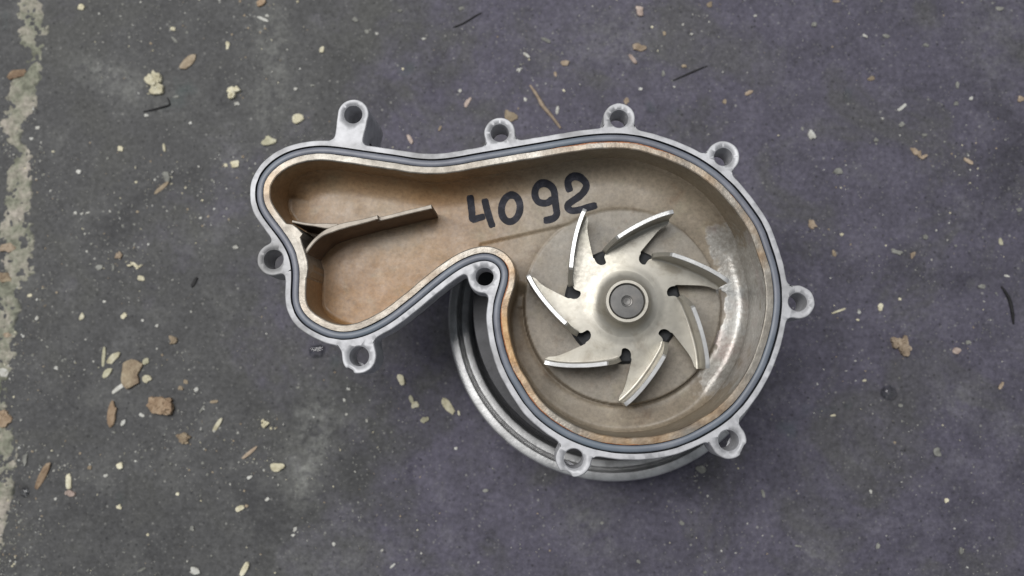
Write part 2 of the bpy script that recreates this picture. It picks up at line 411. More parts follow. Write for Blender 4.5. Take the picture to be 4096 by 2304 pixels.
SEAL = [(1037, 800), (1038, 740), (1055, 701), (1086, 665), (1133, 632), (1195, 609), (1273, 598), (1350, 603), (1459, 619), (1583, 636), (1662, 649), (1740, 653), (1817, 645),
        (1911, 628), (2035, 607), (2159, 586), (2283, 565), (2371, 553), (2448, 549), (2526, 553), (2604, 570), (2697, 602), (2790, 646), (2881, 710), (2945, 774),
        (3004, 851), (3044, 913), (3072, 994), (3094, 1059), (3106, 1121), (3112, 1183), (3109, 1245), (3100, 1307), (3084, 1371), (3052, 1462), (3013, 1534), (2957, 1614),
        (2895, 1673), (2817, 1723), (2735, 1763), (2640, 1789), (2528, 1798), (2404, 1786), (2280, 1742), (2186, 1683), (2124, 1624), (2080, 1558), (2035, 1480), (2007, 1402),
        (1990, 1324), (1985, 1250), (1997, 1187), (2015, 1132), (2021, 1086), (2007, 1055), (1979, 1033), (1942, 1024), (1895, 1033), (1833, 1061), (1771, 1105), (1709, 1155),
        (1646, 1208), (1552, 1279), (1459, 1327), (1381, 1343), (1319, 1336), (1242, 1299), (1204, 1265), (1183, 1225), (1178, 1185), (1181, 1126), (1181, 1073), (1167, 1011),
        (1136, 955), (1099, 906), (1065, 862), (1044, 824)]
C0 = flat(SEAL, H)
C0 = smooth_loop(resample(catmull(C0, 12), 0.6), 24, 0.5)
if area2(C0) < 0: C0 = C0[::-1].copy()
C0 = resample(C0, 0.55)
N0 = normals2d(C0)

# signed distance grid (pump frame, mm) to the seal line, negative inside
GS = 0.5
gx = np.arange(C0[:, 0].min() - 16, C0[:, 0].max() + 16, GS); gy = np.arange(C0[:, 1].min() - 16, C0[:, 1].max() + 16, GS)
GX, GY = np.meshgrid(gx, gy)
def poly_sdf(X, Y, P):
    A = P; B = np.roll(P, -1, 0); best = np.full(X.shape, 1e18); ins = np.zeros(X.shape, bool)
    for a, b in zip(A, B):
        ex, ey = b - a; wx = X - a[0]; wy = Y - a[1]
        t = np.clip((wx * ex + wy * ey) / (ex * ex + ey * ey), 0, 1)
        best = np.minimum(best, (wx - t * ex) ** 2 + (wy - t * ey) ** 2)
        c = (a[1] > Y) != (b[1] > Y)
        if ey != 0: ins ^= c & (wx < wy * ex / ey)
    d = np.sqrt(best); d[ins] *= -1; return d
CS = C0[::3]
SD = poly_sdf(GX, GY, CS)

# bolt ears: photo position, hole radius mm, ear radius mm
EARS = [((1412, 457), 3.4, 5.75), ((1999, 531), 3.3, 5.7), ((2477, 474), 3.35, 5.8), ((2894, 626), 3.3, 5.8), ((3192, 1208), 3.25, 5.85),
        ((2915, 1762), 3.55, 6.2), ((2295, 1835), 3.4, 6.2), ((1436, 1425), 3.55, 6.15), ((1093, 1037), 3.6, 5.9), ((1938, 1106), 3.25, 6.0)]
EC = flat([e[0] for e in EARS], H)
def smin(a, b, k):
    h = np.clip(0.5 + 0.5 * (b - a) / k, 0, 1); return b * (1 - h) + a * h - k * h * (1 - h)
OUT_W = 3.6
shape = SD - OUT_W
near_pts = []
for (c, (_, hr, er)) in zip(EC, EARS):
    q = C0[np.argmin(((C0 - c) ** 2).sum(1))]; near_pts.append(q)
    e = q - c; wx, wy = GX - c[0], GY - c[1]
    t = np.clip((wx * e[0] + wy * e[1]) / max((e ** 2).sum(), 1e-6), 0, 1)
    cap = np.hypot(wx - t * e[0], wy - t * e[1]) - (er - t * 0.9)
    shape = smin(shape, cap, 2.6)
def bite(px, py, r):
    global shape
    c = flat([(px, py)], H)[0]
    shape = np.maximum(shape, -(np.hypot(GX - c[0], GY - c[1]) + (vnoise(GX * 1.3, GY * 1.3, 4) - 0.5) * 1.0 - r))
bite(2988, 1800, 1.9); bite(2262, 1905, 1.9); bite(1398, 1490, 1.5); bite(2272, 1912, 1.5); bite(2976, 1818, 1.2)
shape = shape + (fbm(GX / 2.2, GY / 2.2, 8, 3) - 0.45) * 0.38          # casting edge is never clean

def contours(F, x, y, lev=0.0):
    """marching squares -> list of closed loops"""
    ny, nx = F.shape; G = F - lev; G = np.where(G == 0, 1e-9, G); pts = {}; segs = {}
    def ep(j, i, d):
        k = (j, i, d)
        if k not in pts:
            if d == 0: t = G[j, i] / (G[j, i] - G[j, i + 1]); pts[k] = (x[i] + t * (x[i + 1] - x[i]), y[j])
            else: t = G[j, i] / (G[j, i] - G[j + 1, i]); pts[k] = (x[i], y[j] + t * (y[j + 1] - y[j]))
        return k
    s = G < 0
    mixed = np.argwhere((s[:-1, :-1] ^ s[:-1, 1:]) | (s[:-1, :-1] ^ s[1:, :-1]) | (s[:-1, :-1] ^ s[1:, 1:]))
    for j, i in mixed:
        a, b, c, d = s[j, i], s[j, i + 1], s[j + 1, i + 1], s[j + 1, i]
        e = []
        if a != b: e.append(ep(j, i, 0))
        if b != c: e.append(ep(j, i + 1, 1))
        if c != d: e.append(ep(j + 1, i, 0))
        if d != a: e.append(ep(j, i, 1))
        if len(e) == 2: pairs = [(e[0], e[1])]
        elif len(e) == 4: pairs = [(e[0], e[1]), (e[2], e[3])]
        else: continue
        for p, q in pairs: segs.setdefault(p, []).append(q); segs.setdefault(q, []).append(p)
    loops = []; seen = set()
    for st in segs:
        if st in seen: continue
        lp = [st]; seen.add(st); cur = st
        while True:
            nxt = [q for q in segs[cur] if q not in seen]
            if not nxt: break
            cur = nxt[0]; seen.add(cur); lp.append(cur)
        loops.append(np.array([pts[k] for k in lp]))
    return loops
outer = max(contours(shape, gx, gy), key=len)
outer = resample(outer, 0.45); outer = smooth_loop(outer, 2, 0.5)
if area2(outer) < 0: outer = outer[::-1].copy()
ON = normals2d(outer)

def circle(c, r, n=40):
    t = np.linspace(0, 2 * math.pi, n, endpoint=False); return np.stack([c[0] + r * np.cos(t), c[1] + r * np.sin(t)], 1)

GR_OUT, GR_IN, CH = 1.42, -1.34, -3.95           # groove edges and chamber edge, offsets from the seal line

def ear_id(P):
    """which bolt ear a point belongs to, -1 for the rim itself"""
    P = np.atleast_2d(P); out = np.full(len(P), -1)
    for k, (c, (_, hr, er)) in enumerate(zip(EC, EARS)):
        if k == 9: continue
        q = near_pts[k]; d = (c - q) / np.linalg.norm(c - q)
        beyond = (P - q) @ d > OUT_W - 0.05
        close = np.hypot(*(P - c).T) < er + 3.2
        out[beyond & close] = k
    return out

def build_flange():
    bev = 0.45
    o_in = outer - ON * bev
    loops = [o_in, (C0 + N0 * (GR_OUT + 0.15))[::2]] + [circle(c, hr + 0.35) for c, (_, hr, er) in zip(EC, EARS)]
    # extra constraint chords where each ear meets the rim
    V = []; E = []
    for lp in loops:
        b = len(V); V += [Vector((float(p[0]), float(p[1]))) for p in lp]; n = len(lp); E += [(b + k, b + (k + 1) % n) for k in range(n)]
    # a few interior points keep triangles well shaped
    for j in range(0, GX.shape[0], 4):
        for i in range(0, GX.shape[1], 4):
            if shape[j, i] < -1.0 and SD[j, i] > GR_OUT + 0.9:
                p = np.array([GX[j, i], GY[j, i]])
                if all(np.hypot(*(p - c)) > hr + 1.0 for c, (_, hr, er) in zip(EC, EARS)): V.append(Vector((float(p[0]), float(p[1]))))
    vo, eo, fo, *_ = delaunay_2d_cdt(V, E, [], 0, 1e-5)
    vo = np.array([tuple(v) for v in vo]); keep = []
    tri = [f for f in fo]
    cen = np.array([vo[list(f)].mean(0) for f in tri])
    ix = np.clip(((cen[:, 0] - gx[0]) / GS), 0, len(gx) - 1.01); iy = np.clip(((cen[:, 1] - gy[0]) / GS), 0, len(gy) - 1.01)
    def samp(F):
        i0 = ix.astype(int); j0 = iy.astype(int); fx = ix - i0; fy = iy - j0
        return (F[j0, i0] * (1 - fx) + F[j0, i0 + 1] * fx) * (1 - fy) + (F[j0 + 1, i0] * (1 - fx) + F[j0 + 1, i0 + 1] * fx) * fy
    ok = (samp(shape) < -0.1) & (samp(SD) > GR_OUT + 0.05)
    for c, (_, hr, er) in zip(EC, EARS): ok &= np.hypot(*(cen - c).T) > hr + 0.3
    reg = ear_id(cen)
    parts = {}
    def put(r, quad): parts.setdefault(int(r), []).append(quad)
    for f, k, r in zip(tri, ok, reg):
        if k: put(r, [(*vo[i], H) for i in f])
    # rounded outer edge, then the side wall
    prof = [(bev, 0.0), (bev * 0.55, -0.06), (0.15, -0.22), (0.0, -0.5)]
    rings = [np.c_[outer - ON * a, np.full(len(outer), H + b)] for a, b in prof]
    eid = ear_id((outer + np.roll(outer, -1, 0)) / 2)
    depth = np.where(eid >= 0, 12.0, 9.0); depth = np.where(eid == 0, 24.0, depth)
    n = len(outer)
    for k in range(n):
        k2 = (k + 1) % n
        for a in range(len(rings) - 1):
            put(eid[k], [rings[a][k2], rings[a][k], rings[a + 1][k], rings[a + 1][k2]])
        zb = H - depth[k]
        # slight draft
        p, q = outer[k] + ON[k] * 0.25, outer[k2] + ON[k2] * 0.25
        put(eid[k], [rings[-1][k2], rings[-1][k], (*p, zb), (*q, zb)])
        p2, q2 = outer[k] - ON[k] * 2.4, outer[k2] - ON[k2] * 2.4
        put(eid[k], [(*q, zb), (*p, zb), (*p2, zb), (*q2, zb)])
    # bolt holes
    for i, (c, (_, hr, er)) in enumerate(zip(EC, EARS)):
        r = i if i != 9 else -1
        a = circle(c, hr + 0.35); b = circle(c, hr); zb = H - (12 if i != 0 else 24) if i != 9 else H - 12
        for k in range(len(a)):
            k2 = (k + 1) % len(a)
            put(r, [(*a[k], H), (*a[k2], H), (*b[k2], H - 0.35), (*b[k], H - 0.35)])
            put(r, [(*b[k], H - 0.35), (*b[k2], H - 0.35), (*b[k2], zb), (*b[k], zb)])
            o2 = circle(c, hr + 1.9)
            put(r, [(*b[k], zb), (*b[k2], zb), (*o2[k2], zb), (*o2[k], zb)])
    housing = None
    for r in sorted(parts):
        vs_, fs_, idx = [], [], {}
        for poly in parts[r]:
            f = []
            for p in poly:
                key = (round(p[0], 3), round(p[1], 3), round(p[2], 3))
                if key not in idx: idx[key] = len(vs_); vs_.append(key)
                if not f or f[-1] != idx[key]: f.append(idx[key])
            if len(set(f)) >= 3: fs_.append(f)
        me = mesh('flange' if r < 0 else 'mounting_ear', vs_, fs_); recalc(me); sharp_by_angle(me, 13)
        if r < 0:
            housing = link('housing', me, M_CAST, PUMP)
        else:
            link('mounting_ear', me, M_CAST, housing)
    return housing
HOUSING = build_flange()

def sweep(profile, attrs=None):
    """profile rows (offset, z) swept along the seal line"""
    n = len(C0); V = []; 
    for off, z in profile:
        P = C0 + N0 * off; V.append(np.c_[P, np.full(n, z)])
    V = np.vstack(V); F = []
    for r in range(len(profile) - 1):
        for k in range(n):
            k2 = (k + 1) % n; F.append((r * n + k, r * n + k2, (r + 1) * n + k2, (r + 1) * n + k))
    return V, F

# groove
V, F = sweep([(GR_OUT + 0.15, H), (GR_OUT, H - 0.15), (GR_OUT, H - 2.2), (GR_IN, H - 2.2), (GR_IN, H - 0.2)])
me = mesh('seal_groove', V, F); recalc(me); sharp_by_angle(me, 40); link('seal_groove', me, M_GROOVE, HOUSING)
# rubber seal, sitting a little unevenly in the groove
n = len(C0); wob = (fbm(np.arange(n) / 40.0, np.zeros(n), 55, 3) - 0.45) * 0.30
wob = np.convolve(np.r_[wob[-20:], wob, wob[:20]], np.ones(21) / 21, 'same')[20:-20]
rows = []
for t in np.linspace(-0.15, math.pi + 0.15, 11):
    off = (1 if math.cos(t) > 0 else -1) * abs(math.cos(t)) ** 0.7 * 1.33; zz = H - 1.35 + 1.2 * min(1.0, max(math.sin(t), -0.3)) 
    P = C0 + N0 * (off + wob)[:, None] if False else C0 + N0 * (off + wob[:, None] * 0.4 - 0.04)
    rows.append(np.c_[P, np.full(n, zz)])
V = np.vstack(rows); F = [(r * n + k, r * n + (k + 1) % n, (r + 1) * n + (k + 1) % n, (r + 1) * n + k) for r in range(10) for k in range(n)]
me = mesh('rubber_seal', V, F, True); recalc(me); o = link('rubber_seal', me, M_RUB, PUMP); o['label'] = 'blue grey rubber seal in the flange groove'

# inner land with worn edge, then the chamber wall
phi = np.degrees(np.arctan2(C0[:, 1], C0[:, 0]))
inv = lambda px, py: flat([(px, py)], H)[0]
def blob(cx, cy, r):                           # soft field along the land
    c = inv(cx, cy); return np.exp(-(((C0 - c) ** 2).sum(1)) / (2 * r * r))
warm = np.clip(0.03 + 0.72 * (blob(1985, 1300, 22) + blob(2200, 1680, 26) + blob(2528, 1790, 18) + blob(2930, 800, 20) + blob(3040, 950, 8) + 0.75 * blob(2420, 570, 24) + 0.7 * blob(1060, 730, 9) + 0.6 * blob(2010, 1080, 7) + 0.5 * blob(1200, 1290, 9) + 0.55 * blob(2800, 1700, 22)), 0, 1)
rust = np.clip(0.85 * (blob(2330, 560, 14) + 0.9 * blob(2480, 552, 12) + blob(2000, 1290, 11) + 0.8 * blob(2120, 1620, 17) + 0.8 * blob(2540, 1795, 15) + 0.8 * blob(2020, 1100, 6) + 0.7 * blob(2980, 850, 12) + 0.6 * blob(2640, 585, 12)), 0, 1)
edge_j = (fbm(np.arange(n) / 9.0, np.ones(n) * 3, 71, 3) - 0.45) * 0.30
prof = [(GR_IN, -1.2, 1.15), (GR_IN - 0.02, -0.38, 1.0), (GR_IN - 0.16, -0.22, 0.9), (GR_IN - 0.7, -0.2, 0.35), (-2.6, -0.2, 0.0), (CH + 0.45, -0.22, 0.0), (CH + 0.12, -0.42, 0.0), (CH, -0.85, 0.0)]
V = []; aw = []; ar = []
for k, (off, z, rf) in enumerate(prof):
    j = edge_j if k in (1, 2) or k >= 5 else 0 * edge_j
    V.append(np.c_[C0 + N0 * (off + j)[:, None], np.full(n, H + z)]); aw.append(warm); ar.append(rust * rf)
F = [(r * n + k, r * n + (k + 1) % n, (r + 1) * n + (k + 1) % n, (r + 1) * n + k) for r in range(len(prof) - 1) for k in range(n)]
me = mesh('sealing_land', np.vstack(V), F, False, {'warm': np.concatenate(aw), 'rust': np.concatenate(ar)}); recalc(me); sharp_by_angle(me, 14)
link('sealing_land', me, M_BAND, HOUSING)
# saddle: wider land between the two lobes
sad = flat([(1124, 871), (1145, 893), (1170, 896), (1192, 914), (1211, 934), (1201, 949), (1211, 983), (1221, 1014), (1229, 1042), (1232, 1073), (1226, 1111), (1200, 1118), (1192, 1060), (1178, 1000), (1150, 945), (1118, 895)], H)
def prism(name, P, z0, z1, mat, parent, bev=0.35, attrs=None):
    P = np.asarray(P, float)
    if area2(P) < 0: P = P[::-1].copy()
    Nn = normals2d(P); k = len(P)
    V = np.vstack([np.c_[P - Nn * bev, np.full(k, z1)], np.c_[P, np.full(k, z1 - bev)], np.c_[P, np.full(k, z0)]])
    F = [tuple(range(k))] + [(i, k + i, k + (i + 1) % k, (i + 1) % k) for i in range(k)] + [(k + i, 2 * k + i, 2 * k + (i + 1) % k, k + (i + 1) % k) for i in range(k)] + [tuple(range(3 * k - 1, 2 * k - 1, -1))]
    me = mesh(name, V, F, False, {a: [v] * len(V) for a, v in (attrs or {}).items()}); recalc(me); sharp_by_angle(me, 38)
    return link(name, me, mat, parent)
prism('saddle_land', sad, H - 24, H - 0.24, M_BAND, HOUSING, 0.3, {'warm': 0.1, 'rust': 0.0})
gus = np.array([[*flat([p], z)[0], z] for p, z in [((1229, 1040), H - 2), ((1262, 1066), H - 9), ((1240, 1106), H - 3), ((1226, 1112), H - 2)]])
gv = np.vstack([gus, gus * [1, 1, 0] + [0, 0, H - 24]])
me = mesh('gusset', gv, [(0, 1, 2, 3), (0, 1, 5, 4), (1, 2, 6, 5), (2, 3, 7, 6), (3, 0, 4, 7)], False, {'warm': [0.3] * 8, 'scour': [0] * 8, 'speck': [0] * 8}); recalc(me); link('gusset', me, M_CHAM, HOUSING)

# chamber wall and floor
ZD, ZP, ZC = H - 20.4, H - 21.4, H - 25.6        # duct floor, impeller seat, volute channel
RP = 37.0
wallp = [(CH, -0.85), (CH - 0.05, -8), (CH - 0.12, -16), (CH - 0.2, -30)]
Vw, Fw = sweep([(a, H + z) for a, z in wallp])
inside = SD < CH + 1.2
r_ = np.hypot(GX, GY); th = np.degrees(np.arctan2(GY, GX)) % 360
lineA, lineB = flat([(1900, 980), (2420, 862)], ZD)
ld = (lineB - lineA) / np.linalg.norm(lineB - lineA)
side = ld[0] * (GY - lineA[1]) - ld[1] * (GX - lineA[0])             # >0 above the line
s_up = smoothstep(12, 78, th) * (th < 180)
out_lvl = ZC + (ZD - ZC) * s_up
# left of the shaft: duct above the line, seat level below it, channel from the tongue on
left = (th > 95) & (th < 200)
duct = smoothstep(-0.5, 0.25, side)
lvl_left = ZP + (ZD - ZP) * duct
tongue = smoothstep(166, 174, th)
lvl_left = lvl_left + (ZC - ZP) * tongue * (1 - duct)
out_lvl = np.where(left, lvl_left, out_lvl)
far = GX < lineA[0] + 2
out_lvl = np.where(far & (GY > -40) & (r_ > 55), ZD, out_lvl)
stepw = smoothstep(RP - 0.15, RP + 0.45, r_)
Zf = ZP + (out_lvl - ZP) * stepw - 1.1 * stepw * np.exp(-np.clip(r_ - RP - 0.45, 0, None) / 1.3) * (1 - 0.7 * s_up)
Zf = Zf + (fbm(GX / 18, GY / 18, 91, 3) - 0.45) * 0.5
d_in = -(SD - (CH - 0.15))                                            # distance from the wall, inside positive
ggy, ggx = np.gradient(SD, GS)
for _ in range(3):
    ggx = (ggx + np.roll(ggx, 1, 0) + np.roll(ggx, -1, 0) + np.roll(ggx, 1, 1) + np.roll(ggx, -1, 1)) / 5; ggy = (ggy + np.roll(ggy, 1, 0) + np.roll(ggy, -1, 0) + np.roll(ggy, 1, 1) + np.roll(ggy, -1, 1)) / 5
fr = 0.8 + 8.0 * smoothstep(0.2, 0.85, ggy) + 3.0 * smoothstep(0.3, 0.9, ggx) * (r_ < 64) * smoothstep(20, 35, GX) + 1.2 * smoothstep(0.3, 0.9, -ggy)
fr = np.minimum(fr, 9.0)
dd = np.clip(d_in, 0, None)
fil = np.where(dd < fr, fr - np.sqrt(np.clip(fr ** 2 - (fr - dd) ** 2, 0, None)), 0)
Zf = Zf + fil
warmF = np.clip(smoothstep(-20, -75, GX) * 0.75 + 0.55 * np.exp(-((GX + 95) ** 2 + (GY + 12) ** 2) / 500) - 0.35 * np.exp(-((GX + 98) ** 2 + (GY - 32) ** 2) / 260), 0, 1)
ang = ((th + 180) % 360) - 180
scour = np.exp(-(np.clip(np.abs(ang + 1 - 6 * (fbm(GX / 5, GY / 5, 19, 3) - 0.45)) - 32, 0, None) / 15.0) ** 2) * smoothstep(RP - 1.0, RP + 3.5, r_ + 7 * (fbm(GX / 4, GY / 4, 29, 3) - 0.45)) * (1 - smoothstep(52, 56, r_))
greyF = np.clip(0.75 * (1 - smoothstep(RP - 0.3, RP + 0.3, r_)) + 0.35 * (1 - smoothstep(46, 62, r_)), 0, 1) * (0.6 + 0.8 * (fbm(GX / 14, GY / 14, 77, 3) - 0.2))
spk = np.clip(smoothstep(75, 30, np.abs(ang)) * smoothstep(30, 40, r_) + 0.15, 0, 1)
idx = -np.ones(GX.shape, int); idx[inside] = np.arange(inside.sum())
q = inside[:-1, :-1] & inside[:-1, 1:] & inside[1:, 1:] & inside[1:, :-1]
F = np.stack([idx[:-1, :-1][q], idx[:-1, 1:][q], idx[1:, 1:][q], idx[1:, :-1][q]], 1)
Vf = np.c_[GX[inside], GY[inside], Zf[inside]]
me = mesh('chamber_floor', Vf, F, True, {'warm': warmF[inside], 'scour': scour[inside], 'speck': spk[inside], 'grey': np.clip(greyF[inside], 0, 1)})
link('chamber_floor', me, M_CHAM, HOUSING)
ww = np.clip(smoothstep(-20, -75, C0[:, 0]) * 0.8, 0, 1); angc = np.degrees(np.arctan2(C0[:, 1], C0[:, 0]))
sw = np.exp(-(np.clip(np.abs(angc + 4) - 26, 0, None) / 17.0) ** 2) * (np.hypot(C0[:, 0], C0[:, 1]) < 62) * 0.9
me = mesh('chamber_wall', Vw, Fw, True, {'warm': np.tile(ww, 4), 'scour': np.tile(sw, 4), 'speck': np.zeros(4 * n)}); recalc(me)
link('chamber_wall', me, M_CHAM, HOUSING)
# outside of the casting under the rim
Vw, Fw = sweep([(OUT_W - 1.4, H - 8.9), (OUT_W - 1.6, H - 20), (OUT_W - 3.2, H - 31), (OUT_W - 6, H - 32.5)])
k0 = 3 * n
me = mesh('outer_wall', Vw, Fw + [tuple(range(k0, k0 + n))], True); recalc(me); sharp_by_angle(me, 50); link('outer_wall', me, M_DARKMETAL, HOUSING)

def lathe(prof, seg=96):
    V = []; 
    for r, z in prof:
        t = np.linspace(0, 2 * math.pi, seg, endpoint=False); V.append(np.c_[r * np.cos(t), r * np.sin(t), np.full(seg, z)])
    F = [(a * seg + k, a * seg + (k + 1) % seg, (a + 1) * seg + (k + 1) % seg, (a + 1) * seg + k) for a in range(len(prof) - 1) for k in range(seg)]
    return np.vstack(V), F
def lathe_obj(name, prof, mat, parent, seg=96, ang=35):
    V, F = lathe(prof, seg); me = mesh(name, V, F); recalc(me); sharp_by_angle(me, ang); return link(name, me, mat, parent)

# bearing housing below the volute
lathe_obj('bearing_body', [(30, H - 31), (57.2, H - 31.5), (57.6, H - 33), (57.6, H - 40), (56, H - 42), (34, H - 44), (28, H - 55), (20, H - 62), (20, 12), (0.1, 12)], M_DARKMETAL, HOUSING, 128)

# splitter vane in the outlet duct
def ribbon_poly(pts, w, z):
    P = resample(catmull(flat(pts, z), 8, False), 0.8, False)
    T = np.gradient(P, axis=0); T /= np.linalg.norm(T, axis=1)[:, None]; Nn = np.stack([-T[:, 1], T[:, 0]], 1)
    w = np.interp(np.linspace(0, 1, len(P)), np.linspace(0, 1, len(w)), w)[:, None] / 2
    return np.vstack([P + Nn * w, (P - Nn * w)[::-1]])
M_VANE_SHADE = mat_simple('vane_painted_shade', [(70, 58, 49), (92, 77, 65), (112, 96, 82)], 120, 0.6, 0.0, 0.2, 0.0003, False)  # darker brown paints the shade on the vane's side faces
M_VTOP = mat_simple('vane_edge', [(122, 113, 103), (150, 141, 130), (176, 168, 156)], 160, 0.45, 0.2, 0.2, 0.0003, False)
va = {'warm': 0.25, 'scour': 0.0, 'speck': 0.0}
VANE = prism('splitter_vane', ribbon_poly([(1220, 1012), (1238, 985), (1262, 958), (1296, 932), (1345, 911), (1400, 896), (1450, 885), (1512, 868)], [1.3, 1.3, 1.5, 2.2, 2.2, 1.9, 1.7, 1.6], H - 2), ZD - 0.5, H - 2, M_VANE_SHADE, HOUSING, 0.3, va)
prism('vane_blade', ribbon_poly([(1509, 878), (1560, 866), (1620, 851), (1680, 837), (1727, 826)], [1.5, 1.5, 1.5, 1.5, 1.6], H - 4), ZD - 0.5, H - 4, M_VANE_SHADE, VANE, 0.25, va)
prism('vane_web', ribbon_poly([(1166, 884), (1210, 893), (1250, 898), (1295, 902), (1350, 903)], [0.9, 1.0, 1.1, 2.0, 1.6], H - 2), ZD - 0.5, H - 2.3, M_VANE_SHADE, VANE, 0.25, va)
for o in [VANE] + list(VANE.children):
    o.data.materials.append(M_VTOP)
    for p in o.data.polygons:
        if p.normal.z > 0.5: p.material_index = 1  # upward faces get the lighter tone, sides keep the painted shade

# ------------------------------------------------------------------ impeller
ZPL = H - 15.2                                    # sheet plate of the impeller
IMP = link('impeller', None, None, PUMP) if False else bpy.data.objects.new('impeller', None)
COL.objects.link(IMP); IMP.parent = PUMP
IMP['label'] = 'bright seven blade stamped steel impeller on the shaft'
cr = lambda x, y: (2050 + x / 2.862, 1150 + y / 2.862)
def arm_pts(L_): return flat([cr(*p) for p in L_], ZPL)
trail = arm_pts([(845, 640), (700, 707), (560, 768), (480, 790), (410, 792), (374, 814)])       # slot corner -> tip
bend = arm_pts([(372, 836), (480, 857), (620, 870), (760, 871), (900, 864), (1050, 846), (1150, 828), (1215, 800), (1243, 776)])
slot = arm_pts([(1248, 740), (1249, 702), (1268, 693), (1300, 693), (1332, 710), (1352, 740), (1360, 775), (1352, 815)])
secA = 2 * math.pi / 7
def rot(P, a):
    c, s = math.cos(a), math.sin(a); return np.stack([P[:, 0] * c - P[:, 1] * s, P[:, 0] * s + P[:, 1] * c], 1)
star = []
sgn = 1.0
# going from slot A through the arm to slot B moves counter-clockwise by one sector
for k in range(7):
    star.append(rot(np.vstack([trail, bend, slot]), k * secA * sgn))
star = np.vstack(star)
star = smooth_loop(resample(star, 0.5), 2, 0.4)
def zprof(r):                                     # plate rises towards the hub
    return ZPL + 0.5 * smoothstep(15.5, 11.0, r) + 0.5 * smoothstep(26, 14, r)
def build_plate():
    V = [Vector((float(a), float(b))) for a, b in star]; n_ = len(star)
    E = [(i, (i + 1) % n_) for i in range(n_)]
    hub = circle((0, 0), 7.6, 56); b = len(V); V += [Vector((float(a), float(c))) for a, c in hub]; E += [(b + i, b + (i + 1) % 56) for i in range(56)]
    ring_pts = []
    for r in np.arange(8.4, 36, 0.9):
        m_ = int(2 * math.pi * r / 1.0)
        for t in range(m_):
            a = 2 * math.pi * (t + 0.5 * (int(r * 10) % 2)) / m_; ring_pts.append((r * math.cos(a), r * math.sin(a)))
    ring_pts = np.array(ring_pts); V += [Vector((float(a), float(b_))) for a, b_ in ring_pts[poly_sdf(ring_pts[:, 0], ring_pts[:, 1], star) < -0.45]]
    vo, eo, fo, *_ = delaunay_2d_cdt(V, E, [], 0, 1e-5)
    vo = np.array([tuple(v) for v in vo])
    cen = np.array([vo[list(f)].mean(0) for f in fo])
    d = poly_sdf(cen[:, 0], cen[:, 1], star)
    ok = (d < -0.005) & (np.hypot(cen[:, 0], cen[:, 1]) > 7.55)
    rr = np.hypot(vo[:, 0], vo[:, 1]); z = zprof(rr)
    # plate curls up gently into each blade
    Fk = [tuple(f) for f, k in zip(fo, ok) if k]
    me = mesh('impeller_plate', np.c_[vo, z], Fk, True)
    bm = bmesh.new(); bm.from_mesh(me)
    bmesh.ops.delete(bm, geom=[v for v in bm.verts if not v.link_faces], context='VERTS')
    bmesh.ops.recalc_face_normals(bm, faces=bm.faces)
    if sum(f.normal.z for f in bm.faces) < 0: bmesh.ops.reverse_faces(bm, faces=bm.faces)
    bm.to_mesh(me); bm.free()
    o = link('impeller_plate', me, M_IMP, IMP)
    so = o.modifiers.new('thickness', 'SOLIDIFY'); so.thickness = 1.3 * MM; so.offset = -1
    es = o.modifiers.new('crisp_edges', 'EDGE_SPLIT'); es.split_angle = math.radians(32)
    return o
build_plate()
BH = 11.3                                         # blade height
def build_blade():
    P = np.vstack([bend[:-1]]); P = resample(catmull(P, 6, False), 0.7, False)
    T = np.gradient(P, axis=0); T /= np.linalg.norm(T, axis=1)[:, None]
    Nn = np.stack([T[:, 1], -T[:, 0]], 1)
    if (Nn * P).sum(1).mean() < 0: Nn = -Nn        # away from the shaft
    rad = 0.9; th_ = 1.55; rows = []
    u = np.linspace(0, 1, len(P))
    top = BH * np.ones(len(P)) - 0.35 * np.exp(-((u - 0) / 0.02) ** 2) - 8.8 * np.clip((u - 0.80) / 0.2, 0, 1)
    m_ = len(P)
    def ring(off, z): 
        zz = ZPL + 0.5 * smoothstep(26, 14, np.hypot(P[:, 0], P[:, 1]))
        return np.c_[P + Nn * off, zz + z]
    sec = []
    for t in np.linspace(0, math.pi / 2, 5): sec.append((rad * math.sin(t) - rad * 0.9, (1 - math.cos(t)) * rad))
    inner_top = sec[-1][0]
    rows = [ring(a, z) for a, z in sec]
    rows.append(ring(inner_top, 0) + np.c_[np.zeros((m_, 2)), top - 0.15]); rows.append(ring(inner_top + 0.14, 0) + np.c_[np.zeros((m_, 2)), top])
    rows.append(ring(inner_top + th_ - 0.14, 0) + np.c_[np.zeros((m_, 2)), top]); rows.append(ring(inner_top + th_, 0) + np.c_[np.zeros((m_, 2)), top - 0.15])
    rows.append(ring(inner_top + th_, 1.0)); rows.append(ring(inner_top + th_ - 0.5, -0.7)); rows.append(ring(-rad * 0.9, -1.25))
    R_ = len(rows); V = np.vstack(rows); F = []
    for a in range(R_):
        b = (a + 1) % R_
        for k in range(m_ - 1): F.append((a * m_ + k, a * m_ + k + 1, b * m_ + k + 1, b * m_ + k))
    F.append(tuple(a * m_ for a in range(R_))); F.append(tuple(a * m_ + m_ - 1 for a in range(R_ - 1, -1, -1)))
    me = mesh('blade', V, F); recalc(me); sharp_by_angle(me, 40); return me
M_BLADE_LIT = mat_simple('blade_top_lit', [(188, 188, 188), (214, 214, 214), (232, 232, 232)], 120, 0.3, 0.6, 0.15, 0.0002, False)  # lighter steel for blade tops only, lamp reflection painted into the colour
bme = build_blade(); bme.materials.append(M_IMP); bme.materials.append(M_BLADE_LIT)
for p in bme.polygons:
    if p.normal.z > 0.6 and p.center.z > (ZPL + 4.5) * MM: p.material_index = 1
for k in range(7):
    o = link('blade', bme, M_IMP, IMP); o.rotation_euler = (0, 0, k * secA * sgn)
